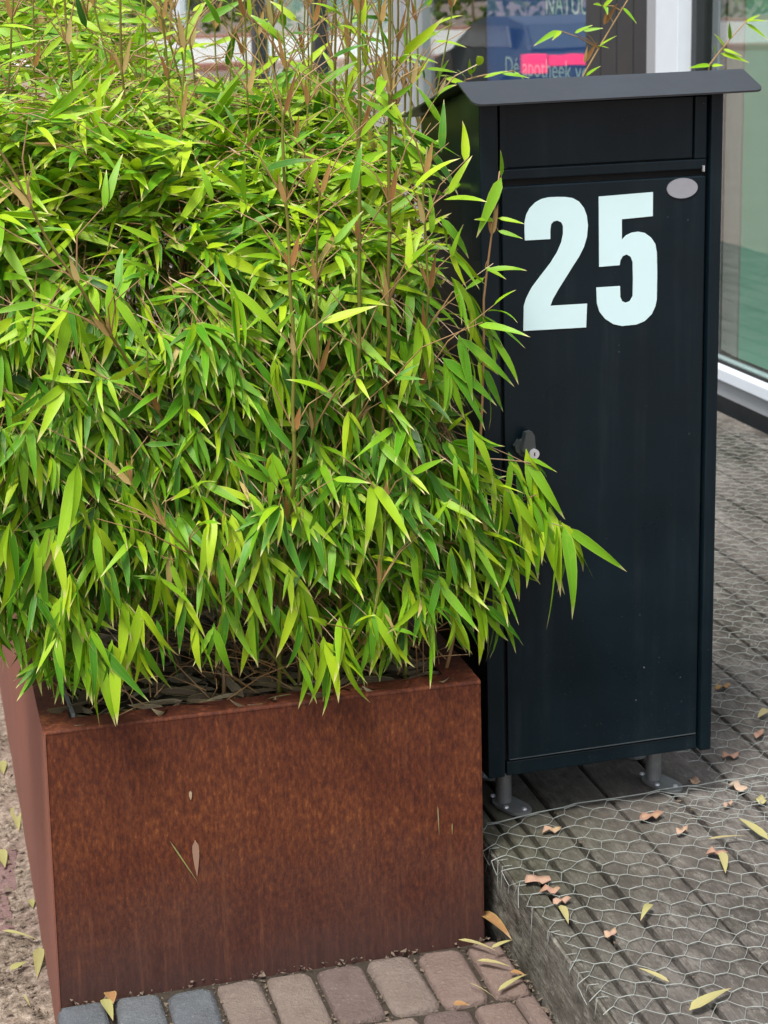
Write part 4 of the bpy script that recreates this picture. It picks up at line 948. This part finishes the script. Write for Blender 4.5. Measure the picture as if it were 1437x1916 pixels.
# ------------------------------------------------------------------ seen mirrored in the glass: hedge and parked car
hb = Bag()
HEDGE = m_leaf('hedge_leaf', [(0., (.05, .10, .015)), (.5, (.10, .18, .02)), (1., (.22, .27, .04))], (.2, .25, .05), .3, .6)
for i in range(5200):
    x = U(-75, 15); y = 108+U(-1.5, 2.); z = U(0, 1)**.8*(4.2+.9*wob(x, 0, .6)); hb.add((x, y, ZG+z), rng.normal(0, 1, 3), rng.normal(0, 1, 3), U(.35, .75), U(.25, .45), .3, U(0, 1))
v, t, _ = hb.verts(); hedge = empty('hedge', (-30, 108, ZG)); tag(hedge, 'sunlit green hedge mirrored in the shop window', 'hedge')
o = link(bpy.data.objects.new('foliage', leaf_mesh('foliage', v, t, HEDGE, np.array([-30, 108, ZG]))), hedge); o['kind'] = 'stuff'
for i in range(12):
    m = MB(); m.tube([(-40+7*i, .5, 0), (-40+7*i+.2, .6, 2.4)], [.09, .05], 6); m.build('stem', OLDCULM, hedge)
car = empty('parked_car', (-4.15, 28.6, ZG-.06), R(86)); tag(car, 'dark parked car with red rear lamp mirrored in window', 'car')
PAINT = plain('dark_paint', (.02, .024, .03), .2, 0, .6, .1, 3, 0); CGL = plain('car_glass', (.03, .045, .055), .06, 0, .7, .05, 3, 0); RED = plain('red_lamp', (.75, .012, .06), .25, 0, .5, .1, 8, 0); RED.node_tree.nodes['Principled BSDF'].inputs['Emission Color'].default_value = (1, .03, .10, 1); RED.node_tree.nodes['Principled BSDF'].inputs['Emission Strength'].default_value = 1.1; TYRE = plain('tyre', (.015, .015, .015), .85)
prof = [(-2.1, .35), (-2.15, .6), (-2.12, .95), (-1.95, 1.02), (-1.55, 1.38), (-.9, 1.5), (.1, 1.48), (.55, 1.36), (1.1, .98), (1.75, .86), (2.05, .72), (2.12, .45), (2.08, .3), (1.75, .3), (1.6, .58), (1.3, .68), (1.0, .58), (.85, .3), (-.85, .3), (-1.0, .58), (-1.3, .68), (-1.6, .58), (-1.75, .3)]
me = poly_prism(prof, lambda a, b, t: (a, t, b), -.84, .84)
bm_ = bmesh.new(); bm_.from_mesh(me)
for q in bm_.verts:
    if q.co.z > 1.0: q.co.y *= .80 if q.co.z > 1.2 else .93
bm_.to_mesh(me); bm_.free(); obj_me('body', me, PAINT, car)
for s_ in (-1, 1):
    me = poly_prism([(-1.45, 1.05), (-1.25, 1.36), (.1, 1.39), (.85, 1.05)], lambda a, b, t: (a, t, b), s_*.79, s_*.815); obj_me('side_window', me, CGL, car)
    for wx in (-1.3, 1.3):
        m = MB(); m.disc((wx, s_*.86, .3), (0, -s_, 0), .31, .31, .2, 20); wh = m.build('wheel', TYRE, car); m = MB(); m.disc((wx, s_*.865, .3), (0, -s_, 0), .19, .2, .1, 14); m.build('rim', STEEL, wh)
    m = MB(); m.box(-2.2, -2.0, s_*.70-.20, s_*.70+.16, .70, .97); m.build('tail_lamp', RED, car, .02)
    m = MB(); m.box(1.95, 2.12, s_*.62-.17, s_*.62+.17, .6, .74); m.build('headlight', STEEL, car, .02)
m = MB(); m.box(-2.19, -2.05, -.49, .49, .80, .95); m.build('light_bar', RED, car, .01)
m = MB(); m.add([(-1.98, -.68, 1.04), (-1.98, .68, 1.04), (-1.60, .6, 1.37), (-1.60, -.6, 1.37), (-1.9, -.68, 1.0), (-1.9, .68, 1.0), (-1.5, .6, 1.35), (-1.5, -.6, 1.35)], [(0, 3, 2, 1), (4, 5, 6, 7), (0, 1, 5, 4), (1, 2, 6, 5), (2, 3, 7, 6), (3, 0, 4, 7)]); m.build('rear_window', CGL, car)
